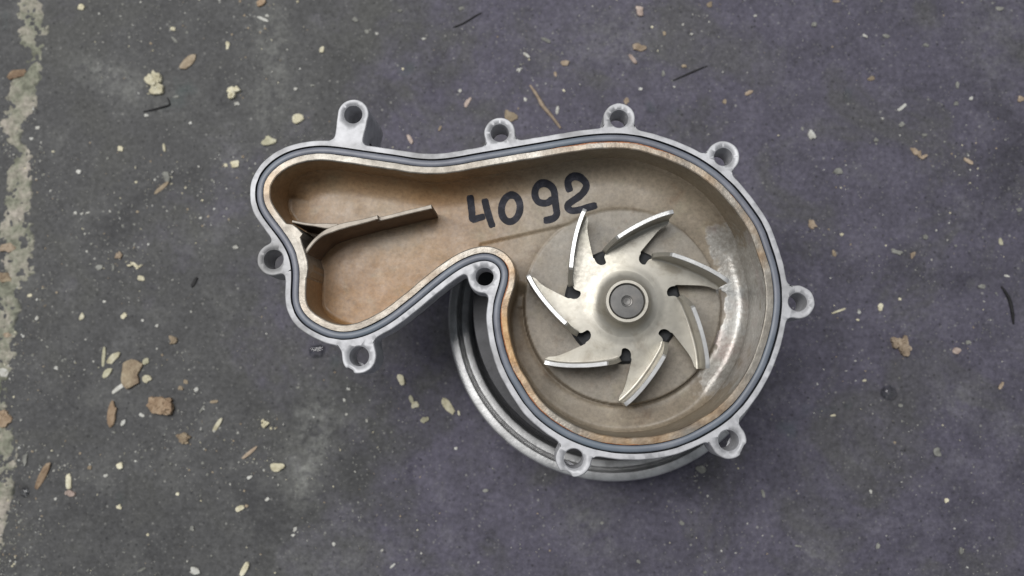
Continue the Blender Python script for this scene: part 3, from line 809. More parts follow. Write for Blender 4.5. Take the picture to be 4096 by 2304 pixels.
lathe_obj('hub_collar', [(12.4, ZPL + 0.9), (10.8, ZPL + 1.25), (9.2, ZPL + 2.2), (8.2, ZPL + 3.6), (7.78, ZPL + 5.6), (7.72, H - 4.5), (7.5, H - 4.15), (6.55, H - 4.15), (6.35, H - 4.4), (6.35, H - 7)], M_IMP, IMP, 96, 40)
SH = lathe_obj('shaft', [(6.15, H - 12), (6.15, H - 5.0), (5.85, H - 4.7), (2.1, H - 4.65), (1.9, H - 4.9), (1.5, H - 5.0), (1.3, H - 4.8), (0.05, H - 4.9)], M_SHAFT, IMP, 72, 30)
# seat behind the impeller (seal carrier seen through the slots)
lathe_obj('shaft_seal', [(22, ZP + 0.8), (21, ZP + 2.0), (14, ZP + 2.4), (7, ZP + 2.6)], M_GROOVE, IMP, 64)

# ------------------------------------------------------------------ pulley
RR, ZR = 71.6, 28.0
PUL = lathe_obj('pulley', [(64.6, ZR - 3.0), (64.5, ZR - 0.9), (64.9, ZR - 0.45), (65.4, ZR - 0.3), (67.0, ZR - 0.3)][:0] +
    [(62.6, 9.0), (62.6, ZR - 4.6), (62.9, ZR - 3.9), (63.4, ZR - 3.7), (65.7, ZR - 3.5), (66.2, ZR - 3.9), (66.4, ZR - 5.6), (67.1, ZR - 5.8), (67.4, ZR - 3.0), (67.5, ZR - 0.7), (67.9, ZR - 0.3), (70.3, ZR - 0.1), (71.1, ZR - 0.4), (RR, ZR - 1.3), (RR, ZR - 4), (69.2, ZR - 5.5), (69.2, 4), (71.4, 2.5), (71.4, 0.4), (70.8, 0.0), (60, 0.0)], M_PULLEY, PUMP, 180, 32)
PUL['label'] = 'round steel belt pulley under the pump body'
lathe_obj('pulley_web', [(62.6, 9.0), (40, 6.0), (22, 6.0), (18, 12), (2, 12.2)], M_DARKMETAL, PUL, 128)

# ------------------------------------------------------------------ marker number 4092 on the duct floor
def floor_h(p):
    i = int((p[0] - gx[0]) / GS); j = int((p[1] - gy[0]) / GS); return Zf[j:j + 2, i:i + 2].max()
STROKES = [[[(1881, 784), (1884, 815), (1888, 850), (1891, 877), (1912, 873), (1940, 865)], [(1938, 796), (1945, 826), (1952, 853), (1962, 884), (1971, 910)]],
           [[(2043 + 37 * math.cos(t) - 4 * math.sin(t), 834 + 53 * math.sin(t)) for t in np.linspace(-2.0, 4.6, 20)]],
           [[(2212, 792), (2196, 808), (2176, 813), (2152, 806), (2140, 782), (2143, 756), (2160, 739), (2183, 737), (2206, 748), (2217, 768), (2220, 800), (2225, 835), (2227, 856), (2216, 872), (2192, 880), (2174, 882)]],
           [[(2281, 768), (2274, 748), (2272, 728), (2284, 714), (2304, 710), (2327, 717), (2345, 738), (2338, 763), (2318, 785), (2292, 803), (2273, 818), (2272, 833), (2288, 843), (2320, 839), (2355, 829), (2388, 820)]]]
def stroke_mesh(strokes):
    V = []; F = []
    for q, S_ in enumerate(strokes):
        P = resample(catmull(flat(S_, ZD), 8, False), 0.45, False)
        T = np.gradient(P, axis=0); T /= np.linalg.norm(T, axis=1)[:, None]; Nn = np.stack([-T[:, 1], T[:, 0]], 1)
        u = np.arange(len(P)); w = 1.36 + (fbm(u / 7.0, u * 0 + q, 61, 3) - 0.45) * 0.35
        m_ = len(P); e = np.minimum(u, m_ - 1 - u) * 0.45
        w = w * np.sqrt(np.clip(1 - np.clip(1 - e / 1.0, 0, 1) ** 2 * 0.55, 0, 1))
        b = len(V)
        cols = [-1, -0.5, 0, 0.5, 1]
        for c_ in cols:
            for k in range(m_):
                p = P[k] + Nn[k] * w[k] * c_; V.append((p[0], p[1], floor_h(p) + 0.10 + 0.05 * q))
        for a in range(4):
            for k in range(m_ - 1): F.append((b + a * m_ + k, b + (a + 1) * m_ + k, b + (a + 1) * m_ + k + 1, b + a * m_ + k + 1))
    return V, F
for st_, nm in zip(STROKES, '4092'):
    V, F = stroke_mesh(st_); me = mesh('marker_digit', V, F, True); recalc(me); o = link('marker_digit', me, M_INK, HOUSING)
    o['label'] = 'handwritten black marker digit ' + nm

# ------------------------------------------------------------------ debris on the floor
MATS = {'cream': mat_simple('wood_cream', [(180, 172, 142), (220, 213, 186), (238, 234, 214)], 260, 0.8, 0, 0.6, 0.0008),
        'white': mat_simple('flake_white', [(160, 158, 150), (198, 197, 190), (222, 222, 218)], 260, 0.7, 0, 0.4, 0.0006),
        'tan': mat_simple('wood_tan', [(128, 114, 96), (166, 150, 128), (194, 180, 158)], 240, 0.85, 0, 0.7, 0.0010),
        'orange': mat_simple('wood_orange', [(132, 116, 98), (170, 152, 132), (200, 184, 164)], 240, 0.8, 0, 0.6, 0.0009),
        'bark': mat_simple('bark_brown', [(96, 80, 70), (144, 126, 106), (172, 156, 132), (192, 180, 156)], 140, 0.9, 0, 0.9, 0.0014),
        'red': mat_simple('bark_red', [(112, 90, 73), (160, 137, 113), (190, 170, 146)], 150, 0.85, 0, 0.7, 0.0010),
        'pink': mat_simple('wood_pink', [(146, 126, 118), (186, 168, 158), (212, 198, 188)], 240, 0.8, 0, 0.6, 0.0008),
        'grey': mat_simple('grit_grey', [(108, 108, 104), (142, 142, 136), (170, 170, 164)], 220, 0.85, 0, 0.7, 0.0009),
        'dark': mat_simple('char_dark', [(22, 22, 24), (38, 38, 40), (56, 54, 54)], 240, 0.7, 0, 0.6, 0.0008),
        'green': mat_simple('husk_green', [(160, 156, 132), (192, 188, 162), (214, 211, 190)], 240, 0.8, 0, 0.6, 0.0008)}
PX = 0.1165                                       # mm per photo pixel on the floor
def chip_mesh(Lm, Wm, Tm, rg, ragged=0.25, layers=3):
    """irregular flake: ragged outline, domed uneven top, real thickness"""
    k = rg.randint(13, 19); ang0 = rg.uniform(0, 6.28); out = []
    sq = rg.uniform(2.0, 4.2); jit = [rg.uniform(-ragged, ragged) for _ in range(k)]; jit = [0.25 * jit[i - 1] + 0.5 * jit[i] + 0.25 * jit[(i + 1) % k] for i in range(k)]
    for i in range(k):
        a = ang0 + 2 * math.pi * (i + rg.uniform(-0.25, 0.25)) / k
        c, s = math.cos(a), math.sin(a)
        r = (abs(c) ** sq + abs(s) ** sq) ** (-1 / sq) * (1 + jit[i])
        out.append((r * c * Lm / 2, r * s * Wm / 2))
    out = np.array(out); tilt = rg.uniform(-0.25, 0.25) * Tm
    V = []; 
    for s, zf in ((0.95, 0.0), (1.02, 0.5), (0.95, 0.95), (0.5, 1.0)):
        for (x, y) in out:
            jx = 1 + rg.uniform(-0.06, 0.06)
            z = Tm * zf * (1 + rg.uniform(-0.22, 0.22) * (zf > 0)) + tilt * x / (Lm / 2) * zf
            V.append((x * s * jx, y * s * jx, z - 0.15 if zf == 0 else z))
    V.append((0, 0, Tm * rg.uniform(0.85, 1.15))); F = [tuple(range(k - 1, -1, -1))]
    for a in range(3):
        for i in range(k): F.append((a * k + i, a * k + (i + 1) % k, (a + 1) * k + (i + 1) % k, (a + 1) * k + i))
    for i in range(k): F.append((3 * k + i, 3 * k + (i + 1) % k, 4 * k))
    return V, F
def clump_mesh(Lm, Wm, rg, lumps=7):
    V = []; F = []
    for q in range(lumps):
        a = rg.uniform(0, 6.28); r = 0 if q == 0 else rg.uniform(0.3, 0.95)
        s = rg.uniform(0.26, 0.5)
        v, f = chip_mesh(Lm * s, Wm * s * rg.uniform(0.8, 1.2), min(Lm, Wm) * rg.uniform(0.12, 0.26), rg, 0.5)
        ca, sa = math.cos(a), math.sin(a); rz = rg.uniform(0, 6.28); cz, sz = math.cos(rz), math.sin(rz)
        b = len(V); ox, oy = r * ca * Lm * 0.34, r * sa * Wm * 0.34
        V += [(x * cz - y * sz + ox, x * sz + y * cz + oy, z) for x, y, z in v]; F += [tuple(i + b for i in g) for g in f]
    return V, F
def put_piece(name, px, py, lp, wp, ang, mat, label, cat, group=None, kind='chip', thick=None, seed=None):
    rg = random.Random(seed if seed is not None else int(px * 7 + py * 13))
    c = at(px, py, 0.3); Lm, Wm = lp * PX, wp * PX
    T = thick if thick is not None else max(0.35, min(1.9, 0.26 * min(Lm, Wm)))
    if kind == 'chip': V, F = chip_mesh(Lm * 1.02, Wm * 1.02, T * 0.85, rg, 0.52)
    elif kind == 'stick': V, F = chip_mesh(Lm * 0.96, Wm, T, rg, 0.12)
    else: V, F = clump_mesh(Lm * 1.15, Wm * 1.15, rg, {'clump': 9, 'pair': 3}.get(kind, 6))
    me = mesh(name, V, F); recalc(me)
    if kind != 'stick': sharp_by_angle(me, 22)
    o = link(name, me, MATS[mat]); o.location = (c[0] * MM, c[1] * MM, (floor_z(c[0], c[1]) + 0.1) * MM); o.rotation_euler = (rg.uniform(-0.12, 0.12), rg.uniform(-0.12, 0.12), math.radians(ang))
    tag(o, label, cat, group); return o

# larger pieces, each described for itself: name, x, y, length, width, angle, material, label, category, form
BIG = [('crumb_clump', 624, 334, 108, 78, -15, 'cream', 'large crumbly cream sawdust clump above the bent black twig', 'sawdust clump', 'clump'),
       ('wood_chip', 753, 248, 86, 32, 40, 'tan', 'oblong pale tan wood chip beside the large cream sawdust clump', 'wood chip', 'chip'),
       ('crumb_clump', 926, 364, 62, 64, 30, 'cream', 'bright cream sawdust clump with a crumb just below it', 'sawdust clump', 'pair'),
       ('wood_chip', 646, 751, 84, 16, 40, 'tan', 'slim pale splinter touching a rounded grey flake at its end', 'splinter', 'stick'),
       ('wood_flake', 668, 708, 28, 40, 10, 'grey', 'rounded grey flake at the end of a slim splinter', 'flake', 'chip'),
       ('wood_chip', 940, 659, 38, 28, 15, 'cream', 'bright cream square chip beside the left lobe of the pump', 'wood chip', 'chip'),
       ('bark_chip', 475, 1025, 56, 30, -35, 'orange', 'light brown bark shred ending at a pale shred', 'bark chip', 'pair'),
       ('wood_shred', 541, 1061, 76, 24, -5, 'cream', 'flat pale wood shred beside a light brown bark shred', 'wood shred', 'pair'),
       ('splinter', 413, 1426, 86, 13, 88, 'green', 'thin yellowish upright splinter beside a cream wood chip', 'splinter', 'stick'),
       ('wood_chip', 451, 1432, 58, 30, 58, 'cream', 'cream wood chip leaning beside a thin yellowish splinter', 'wood chip', 'chip'),
       ('wood_chip', 425, 1490, 44, 26, 50, 'green', 'small yellowish chip under the thin yellowish splinter', 'wood chip', 'chip'),
       ('bark_chip', 525, 1494, 92, 84, 80, 'bark', 'big grey brown bark piece with a round cream crumb at its side', 'bark chip', 'chip'),
       ('wood_crumb', 586, 1516, 35, 32, 20, 'cream', 'round bright cream crumb beside the big grey brown bark piece', 'crumb', 'chip'),
       ('wood_crumb', 584, 1448, 30, 26, 40, 'green', 'dull yellow crumb at the upper corner of the grey brown bark piece', 'crumb', 'chip'),
       ('splinter', 473, 1553, 64, 17, 38, 'white', 'pale splinter below the big grey brown bark piece', 'splinter', 'stick'),
       ('bark_chip', 696, 1363, 64, 44, 5, 'tan', 'folded tan bark chip shaped like a moth', 'bark chip', 'pair'),
       ('bark_chip', 644, 1625, 108, 96, -30, 'red', 'large reddish brown curled bark piece', 'bark chip', 'clump'),
       ('bark_chip', 447, 1655, 86, 36, 80, 'red', 'upright reddish brown bark strip near the large curled bark piece', 'bark chip', 'chip'),
       ('splinter', 869, 1700, 76, 18, 56, 'cream', 'yellowish cream splinter standing alone', 'splinter', 'stick'),
       ('bark_stick', 171, 1903, 132, 28, 63, 'red', 'long flat reddish brown wood stick near the mortar joint', 'wood stick', 'stick'),
       ('crumb_clump', 274, 1968, 42, 48, 70, 'pink', 'pinkish crumb clump below a row of pale crumbs', 'sawdust clump', 'pair'),
       ('wood_chip', 272, 1930, 26, 44, 8, 'cream', 'narrow pale crumb above the pinkish crumb clump', 'crumb', 'chip'),
       ('bark_chip', 735, 1750, 72, 40, 0, 'bark', 'loose scatter of brown bark crumbs in one clump', 'bark chip', 'clump'),
       ('splinter', 998, 1811, 78, 15, 40, 'orange', 'light brown splinter above a small white flake', 'splinter', 'stick'),
       ('splinter', 978, 2277, 66, 24, 62, 'cream', 'broad cream splinter beside a pale square crumb', 'splinter', 'stick'),
       ('wood_chip', 779, 2285, 40, 26, -10, 'white', 'pale square crumb beside the broad cream splinter', 'crumb', 'chip'),
       ('wood_chip', 960, 2030, 36, 26, 20, 'cream', 'yellowish oval chip with a pink crumb at its end', 'wood chip', 'chip'),
       ('wood_chip', 1040, 10, 40, 34, 20, 'red', 'brown chip touching a white splinter', 'wood chip', 'chip'),
       ('splinter', 1050, 75, 56, 14, -24, 'white', 'white splinter beside a brown chip', 'splinter', 'stick'),
       ('wood_chip', 1286, 197, 20, 30, 8, 'cream', 'lone bright cream oval chip on the violet floor', 'wood chip', 'chip'),
       ('wood_chip', 1183, 477, 52, 48, 10, 'cream', 'cream triangular wood chip beside the tallest bolt ear', 'wood chip', 'chip'),
       ('wood_chip', 1076, 564, 48, 40, -15, 'green', 'round yellowish chip outside the corner of the left lobe', 'wood chip', 'chip'),
       ('wood_chip', 1638, 555, 46, 22, -62, 'pink', 'faded pink wood flake beside the straight flange edge', 'wood chip', 'chip'),
       ('wood_chip', 1867, 409, 48, 18, 60, 'pink', 'narrow pink flake beside a white crumb above the flange', 'wood chip', 'chip'),
       ('wood_chip', 2036, 461, 62, 38, -40, 'tan', 'tan chip tucked against a round bolt ear', 'wood chip', 'chip'),
       ('wood_chip', 2505, 402, 24, 30, 20, 'orange', 'small orange chip tucked behind a bolt ear', 'wood chip', 'chip'),
       ('crumb_clump', 2559, 44, 74, 44, 55, 'pink', 'pinkish bent wood shred beside a dark smudge', 'wood shred', 'pair'),
       ('wood_chip', 2559, 190, 54, 34, 3, 'orange', 'orange cream oval chip above a narrow pale one', 'wood chip', 'chip'),
       ('wood_chip', 2531, 235, 58, 18, -58, 'pink', 'narrow pale pink chip below the orange cream oval chip', 'wood chip', 'stick'),
       ('wood_chip', 2078, 282, 46, 24, 25, 'white', 'hooked white flake above the brown twig', 'flake', 'pair'),
       ('splinter', 2106, 219, 44, 13, -40, 'white', 'short white splinter above the hooked white flake', 'splinter', 'stick'),
       ('wood_chip', 2263, 250, 36, 22, -10, 'orange', 'small peach chip above the brown twig', 'wood chip', 'chip'),
       ('wood_chip', 2998, 370, 36, 18, 22, 'orange', 'small orange grain chip on the open violet floor', 'wood chip', 'chip'),
       ('wood_chip', 3609, 429, 50, 14, 40, 'white', 'white rod shaped splinter on the violet floor', 'splinter', 'stick'),
       ('wood_chip', 3243, 539, 30, 40, 20, 'white', 'plump white flake with a tiny flake at its corner', 'flake', 'chip'),
       ('wood_chip', 3485, 316, 34, 22, -5, 'tan', 'blunt tan chip alone on the violet floor', 'wood chip', 'chip'),
       ('bark_chip', 3678, 618, 84, 46, -52, 'orange', 'branching light brown bark shred', 'bark chip', 'pair'),
       ('splinter', 3875, 644, 48, 17, -30, 'orange', 'peach splinter with a dark crease behind it', 'splinter', 'stick'),
       ('wood_chip', 3352, 682, 34, 28, 0, 'grey', 'grey triangular flake on the violet floor', 'flake', 'chip'),
       ('wood_chip', 3249, 898, 42, 30, -60, 'orange', 'pale peach nut like chip beside the curved flange', 'wood chip', 'chip'),
       ('bark_chip', 3648, 1017, 42, 30, 70, 'orange', 'brown crumb in a greenish smudge', 'crumb', 'pair'),
       ('wood_chip', 4004, 964, 34, 17, -72, 'green', 'yellow green husk fragment', 'husk', 'chip'),
       ('bark_chip', 3601, 1378, 92, 76, -60, 'orange', 'large light brown folded bark piece above the water drop', 'bark chip', 'clump'),
       ('splinter', 3358, 1243, 76, 9, 20, 'cream', 'needle thin pale splinter pointing at the outlying bolt ear', 'splinter', 'stick'),
       ('wood_chip', 3523, 1230, 22, 32, -15, 'cream', 'small cream chip above the folded bark piece', 'wood chip', 'chip'),
       ('splinter', 4006, 1542, 42, 14, 55, 'orange', 'small tan grain splinter beside a pale smear', 'splinter', 'stick'),
       ('wood_chip', 3827, 1404, 30, 26, 40, 'pink', 'square pinkish crumb alone on the violet floor', 'crumb', 'chip'),
       ('crumb_clump', 1066, 1695, 54, 54, 10, 'cream', 'star shaped cream flake clump', 'sawdust clump', 'pair'),
       ('wood_chip', 1109, 1868, 62, 36, 0, 'cream', 'cream leaf shaped chip with a tail', 'wood chip', 'chip'),
       ('wood_chip', 1604, 1518, 36, 44, 10, 'cream', 'cream chip near the broken ear of the smaller lobe', 'wood chip', 'chip'),
       ('wood_chip', 1644, 1593, 18, 38, 18, 'green', 'yellow grain chip joined to a cream crumb', 'wood chip', 'chip'),
       ('wood_chip', 1660, 1619, 32, 30, 18, 'cream', 'cream crumb joined to a yellow grain chip', 'crumb', 'chip'),
       ('wood_chip', 1789, 1619, 84, 32, -54, 'cream', 'long cream wood chip beside the pulley rim', 'wood chip', 'chip'),
       ('crumb_clump', 1696, 1675, 46, 44, 0, 'green', 'crumbly yellow grey clump near the pulley rim', 'sawdust clump', 'pair'),
       ('pebble', 72, 296, 82, 38, 12, 'red', 'reddish flat stone lying across the mortar joint', 'stone', 'chip'),
       ('pebble', 30, 991, 62, 44, 5, 'orange', 'bright cream pebble in the mortar joint', 'stone', 'chip'),
       ('pebble', 20, 1111, 50, 48, 0, 'bark', 'dark brown pebble in the mortar joint', 'stone', 'chip'),
       ('pebble', 24, 1340, 46, 26, -20, 'orange', 'tan pebble pressed in the mortar joint', 'stone', 'pair'),
       ('pebble', 14, 1490, 44, 26, -15, 'white', 'white pebble in the mortar joint', 'stone', 'chip'),
       ('pebble', 14, 1669, 64, 56, -35, 'red', 'rusty red brown stone in the mortar joint', 'stone', 'chip'),
       ('wood_chip', 2803, 1879, 36, 30, 0, 'grey', 'round grey crumb in the shade below a chipped bolt ear', 'crumb', 'chip'),
       ('char_chip', 777, 1128, 50, 16, 62, 'dark', 'curved black flake beside the left bolt ear', 'flake', 'stick')]
for nm, x, y, l, w, a, mt, lab, cat, form in BIG:
    k_ = 0.9 if x > 1100 else 1.0
    put_piece(nm, x, y, l * k_, w * k_, a, mt, lab, cat, None, form)

SMALL = {'cream': ('wood_crumb', 'small cream wood crumb lying on the floor', 'crumb', 'small cream crumbs'),
         'white': ('paint_flake', 'tiny white flake lying on the floor', 'flake', 'tiny white flakes'),
         'grey': ('grit_grain', 'small dull grey grain of grit lying on the floor', 'grit', 'small grey grit grains'),
         'tan': ('wood_crumb', 'small tan wood crumb lying on the floor', 'crumb', 'small tan crumbs'),
         'orange': ('wood_crumb', 'small peach coloured wood crumb lying on the floor', 'crumb', 'small peach crumbs')}
LITTLE = [(946, 415, 26, 18, 20, 'white'), (326, 28, 32, 28, 0, 'cream'), (692, 115, 24, 26, 0, 'cream'), (698, 159, 50, 13, -45, 'grey'), (910, 183, 20, 38, 0, 'cream'), (704, 386, 32, 14, 8, 'grey'),
          (586, 463, 20, 16, 0, 'white'), (761, 491, 17, 15, 0, 'white'), (149, 511, 20, 18, 0, 'white'), (123, 555, 22, 16, 10, 'white'), (481, 594, 28, 28, 0, 'cream'), (656, 590, 15, 42, 12, 'cream'),
          (312, 687, 24, 24, 0, 'white'), (902, 659, 22, 18, 0, 'cream'), (397, 1071, 36, 28, 20, 'grey'), (566, 1113, 32, 20, -15, 'cream'), (801, 872, 18, 12, 10, 'white'), (942, 989, 26, 16, 20, 'white'),
          (298, 852, 16, 14, 0, 'white'), (326, 853, 18, 12, 25, 'white'), (350, 850, 20, 11, 25, 'white'), (326, 1267, 20, 36, -10, 'cream'), (493, 1263, 36, 24, 40, 'cream'), (720, 1553, 30, 22, 10, 'tan'),
          (741, 1528, 20, 20, 0, 'tan'), (807, 1637, 42, 11, 60, 'grey'), (855, 1607, 44, 15, 5, 'tan'), (783, 1559, 19, 19, 0, 'white'), (493, 1690, 25, 22, 30, 'white'), (568, 1661, 28, 16, -30, 'white'),
          (274, 1903, 24, 24, 0, 'cream'), (477, 1863, 34, 28, 0, 'cream'), (358, 1871, 22, 22, 0, 'tan'), (423, 1902, 26, 16, 0, 'white'), (475, 2026, 26, 22, 0, 'cream'), (708, 1978, 20, 18, 0, 'cream'),
          (986, 2026, 18, 18, 0, 'tan'), (996, 1909, 30, 14, 35, 'white'), (564, 2280, 48, 12, 25, 'grey'), (99, 1841, 26, 58, 0, 'grey'), (767, 2114, 22, 18, 0, 'grey'), (1068, 62, 16, 14, 0, 'white'),
          (1189, 5, 16, 18, 0, 'cream'), (1422, 78, 32, 18, -30, 'grey'), (1465, 125, 28, 18, 15, 'grey'), (1505, 133, 15, 14, 0, 'white'), (1694, 153, 21, 14, 10, 'white'), (1610, 273, 15, 15, 0, 'cream'),
          (1598, 40, 28, 13, 8, 'grey'), (1847, 30, 30, 18, 25, 'grey'), (1249, 340, 22, 11, 10, 'grey'), (1181, 355, 16, 14, 0, 'white'), (1839, 362, 16, 22, 0, 'white'), (1759, 513, 11, 30, -20, 'tan'),
          (2183, 157, 48, 22, -30, 'grey'), (2221, 296, 15, 24, 0, 'orange'), (2229, 439, 16, 42, -8, 'white'), (2102, 398, 16, 18, 0, 'white'), (2736, 264, 27, 20, 0, 'tan'), (2654, 294, 16, 30, 0, 'grey'),
          (2841, 16, 26, 30, 0, 'tan'), (2899, 405, 18, 24, 0, 'tan'), (2658, 133, 15, 24, 0, 'tan'), (3022, 62, 14, 12, 0, 'white'), (3346, 4, 40, 12, 0, 'orange'), (3462, 143, 28, 13, -20, 'white'),
          (3545, 143, 36, 17, -20, 'grey'), (3257, 97, 24, 22, 0, 'grey'), (3211, 513, 12, 20, -20, 'grey'), (3704, 179, 28, 20, -30, 'grey'), (4002, 34, 36, 20, 0, 'grey'), (3825, 413, 21, 20, 0, 'grey'),
          (3885, 394, 16, 15, 0, 'white'), (3503, 559, 21, 20, 0, 'grey'), (4086, 394, 28, 30, 0, 'orange'), (3531, 473, 14, 13, 0, 'white'), (3609, 497, 28, 22, 30, 'grey'), (3700, 539, 22, 15, 0, 'grey'),
          (3831, 338, 16, 32, -20, 'grey'), (3700, 946, 24, 22, 0, 'grey'), (3585, 1007, 52, 22, -25, 'grey'), (3338, 1015, 18, 26, 0, 'tan'), (4032, 1105, 24, 11, -5, 'white'), (3931, 1144, 30, 20, 0, 'grey'),
          (3368, 938, 15, 16, 30, 'cream'), (4082, 838, 30, 18, 10, 'grey'), (3599, 1196, 14, 15, 0, 'cream'), (3873, 1369, 21, 20, 20, 'grey'), (3432, 1279, 14, 11, -30, 'cream'), (3334, 1661, 26, 12, 0, 'cream'),
          (3603, 1621, 18, 16, 0, 'grey'), (3748, 1809, 30, 34, 10, 'grey'), (3845, 2207, 24, 36, -20, 'grey'), (3786, 2002, 18, 18, 0, 'cream'), (3195, 2185, 34, 9, -5, 'grey'), (3485, 1968, 15, 16, 0, 'white'),
          (3513, 2185, 22, 28, -30, 'grey'), (1070, 1997, 20, 13, 35, 'white'), (1835, 1653, 11, 28, 12, 'cream'), (1823, 1794, 14, 14, 0, 'white'), (1942, 1963, 28, 15, 20, 'grey'), (1571, 2263, 27, 12, 30, 'white'),
          (1527, 2203, 14, 9, 35, 'white'), (1179, 2118, 13, 24, -15, 'white'), (1173, 2141, 18, 13, 25, 'white'), (1334, 2177, 18, 15, 0, 'white'), (2730, 2096, 23, 25, 0, 'grey'), (2408, 2094, 15, 13, 0, 'grey'),
          (2555, 2247, 17, 17, 0, 'grey'), (2821, 2290, 17, 14, 0, 'grey'), (3054, 1975, 14, 40, 15, 'grey'), (1391, 1556, 16, 13, 0, 'white'), (1376, 1600, 12, 14, 0, 'white'), (1385, 1658, 12, 12, 0, 'white'),
          (1466, 1683, 13, 13, 0, 'white'), (1191, 1551, 15, 13, 0, 'grey'), (3437, 1249, 15, 14, 0, 'white'), (3460, 1521, 16, 13, 0, 'cream'), (2562, 355, 18, 16, 0, 'white'), (2255, 361, 14, 14, 0, 'cream'),
          (2732, 98, 12, 12, 0, 'white'), (2610, 108, 14, 13, 0, 'cream'), (2766, 136, 15, 12, 0, 'white'), (2696, 347, 13, 12, 0, 'white'), (452, 1071, 14, 30, 0, 'grey'), (568, 1281, 14, 14, 0, 'white'), (625, 1304, 16, 15, 0, 'white'),
          (147, 1271, 18, 18, 0, 'white'), (118, 1182, 22, 18, 20, 'cream'), (222, 1473, 18, 16, 0, 'white'), (415, 1206, 16, 14, 20, 'white'), (764, 1246, 14, 12, 0, 'white')]
# landmarks by which one small crumb is told from the next
MARKS = [(624, 334, 'the large crumbly cream sawdust clump'), (753, 248, 'the oblong pale tan chip'), (926, 364, 'the bright cream sawdust clump'), (646, 751, 'the slim splinter with a grey flake'),
         (940, 659, 'the bright cream square chip'), (510, 1040, 'the light brown bark shred'), (425, 1440, 'the thin yellowish splinter'), (540, 1500, 'the big grey brown bark piece'), (696, 1363, 'the moth shaped bark chip'),
         (644, 1625, 'the large reddish curled bark piece'), (447, 1655, 'the upright reddish bark strip'), (869, 1700, 'the lone yellowish cream splinter'), (171, 1903, 'the long reddish brown stick'), (274, 1968, 'the pinkish crumb clump'),
         (998, 1811, 'the light brown splinter'), (978, 2277, 'the broad cream splinter'), (1050, 60, 'the white splinter and brown chip'), (1286, 197, 'the lone cream oval chip'), (1183, 477, 'the cream triangular chip'),
         (1412, 457, 'the tallest bolt ear'), (1093, 1037, 'the bolt ear between the two lobes'), (1436, 1425, 'the chipped ear of the smaller lobe'), (1867, 100, 'the fine dark thread'), (1867, 409, 'the narrow pink flake'),
         (2180, 425, 'the thin brown twig'), (2559, 44, 'the bent pinkish wood shred'), (2559, 200, 'the orange cream oval chip'), (2760, 292, 'the straight dark thread'), (2998, 370, 'the small orange grain chip'), (3609, 429, 'the white rod shaped splinter'),
         (3243, 539, 'the plump white flake'), (3485, 316, 'the blunt tan chip'), (3678, 618, 'the branching bark shred'), (3875, 644, 'the peach splinter'), (3352, 682, 'the grey triangular flake'), (3249, 898, 'the peach nut like chip'),
         (3648, 1017, 'the brown crumb in a smudge'), (4004, 964, 'the yellow green husk'), (3601, 1378, 'the large folded bark piece'), (3358, 1243, 'the needle thin splinter'), (3557, 1571, 'the round water bead'), (4040, 1220, 'the curved dark thread'),
         (4006, 1542, 'the tan grain splinter'), (3827, 1404, 'the square pinkish crumb'), (1066, 1695, 'the star shaped flake clump'), (1109, 1868, 'the cream leaf shaped chip'), (1644, 1593, 'the yellow grain chip'), (1789, 1619, 'the long cream chip at the pulley'),
         (1660, 1890, 'the gouge in the floor'), (2295, 1835, 'the ear over the pulley rim'), (2915, 1762, 'the chipped ear beside the pulley'), (585, 430, 'the bent black twig'), (777, 1128, 'the curved black flake'), (60, 1100, 'the dark pebble of the mortar joint')]
used_labels = {}
for k, (x, y, l, w, a, mt) in enumerate(LITTLE):
    nm, lab, cat, grp = SMALL[mt]
    ds = sorted((math.hypot(x - mx, y - my), t) for mx, my, t in MARKS)
    asp = max(l, w) / min(l, w); big_ = max(l, w) > 30
    col_ = {'cream': 'cream', 'white': 'white', 'grey': 'grey', 'tan': 'tan', 'orange': 'peach'}[mt]
    form_ = 'sliver' if asp > 2.2 else ('oblong' if asp > 1.35 else 'round')
    noun = {'cream': 'crumb', 'white': 'flake', 'grey': 'grit grain', 'tan': 'crumb', 'orange': 'crumb'}[mt]
    head = ('small ' if big_ else 'tiny ') + (col_ + ' ' + noun + ' sliver' if form_ == 'sliver' else form_ + ' ' + col_ + ' ' + noun)
    rel = lambda d: ' beside ' if d < 110 else (' near ' if d < 260 else ' some way from ')
    cands = [head + rel(ds[0][0]) + ds[0][1], head + rel(ds[1][0]) + ds[1][1], head + ' between ' + ds[0][1] + ' and ' + ds[1][1], head + rel(ds[2][0]) + ds[2][1]]
    lab = next((c_ for c_ in cands if c_ not in used_labels and len(c_.split()) <= 16), cands[0])
    used_labels[lab] = 1
    put_piece(nm, x, y, l * 0.8, w * 0.8, a, mt, lab, cat, grp, 'stick' if max(l, w) > 2.6 * min(l, w) else 'chip', None, 1000 + k)

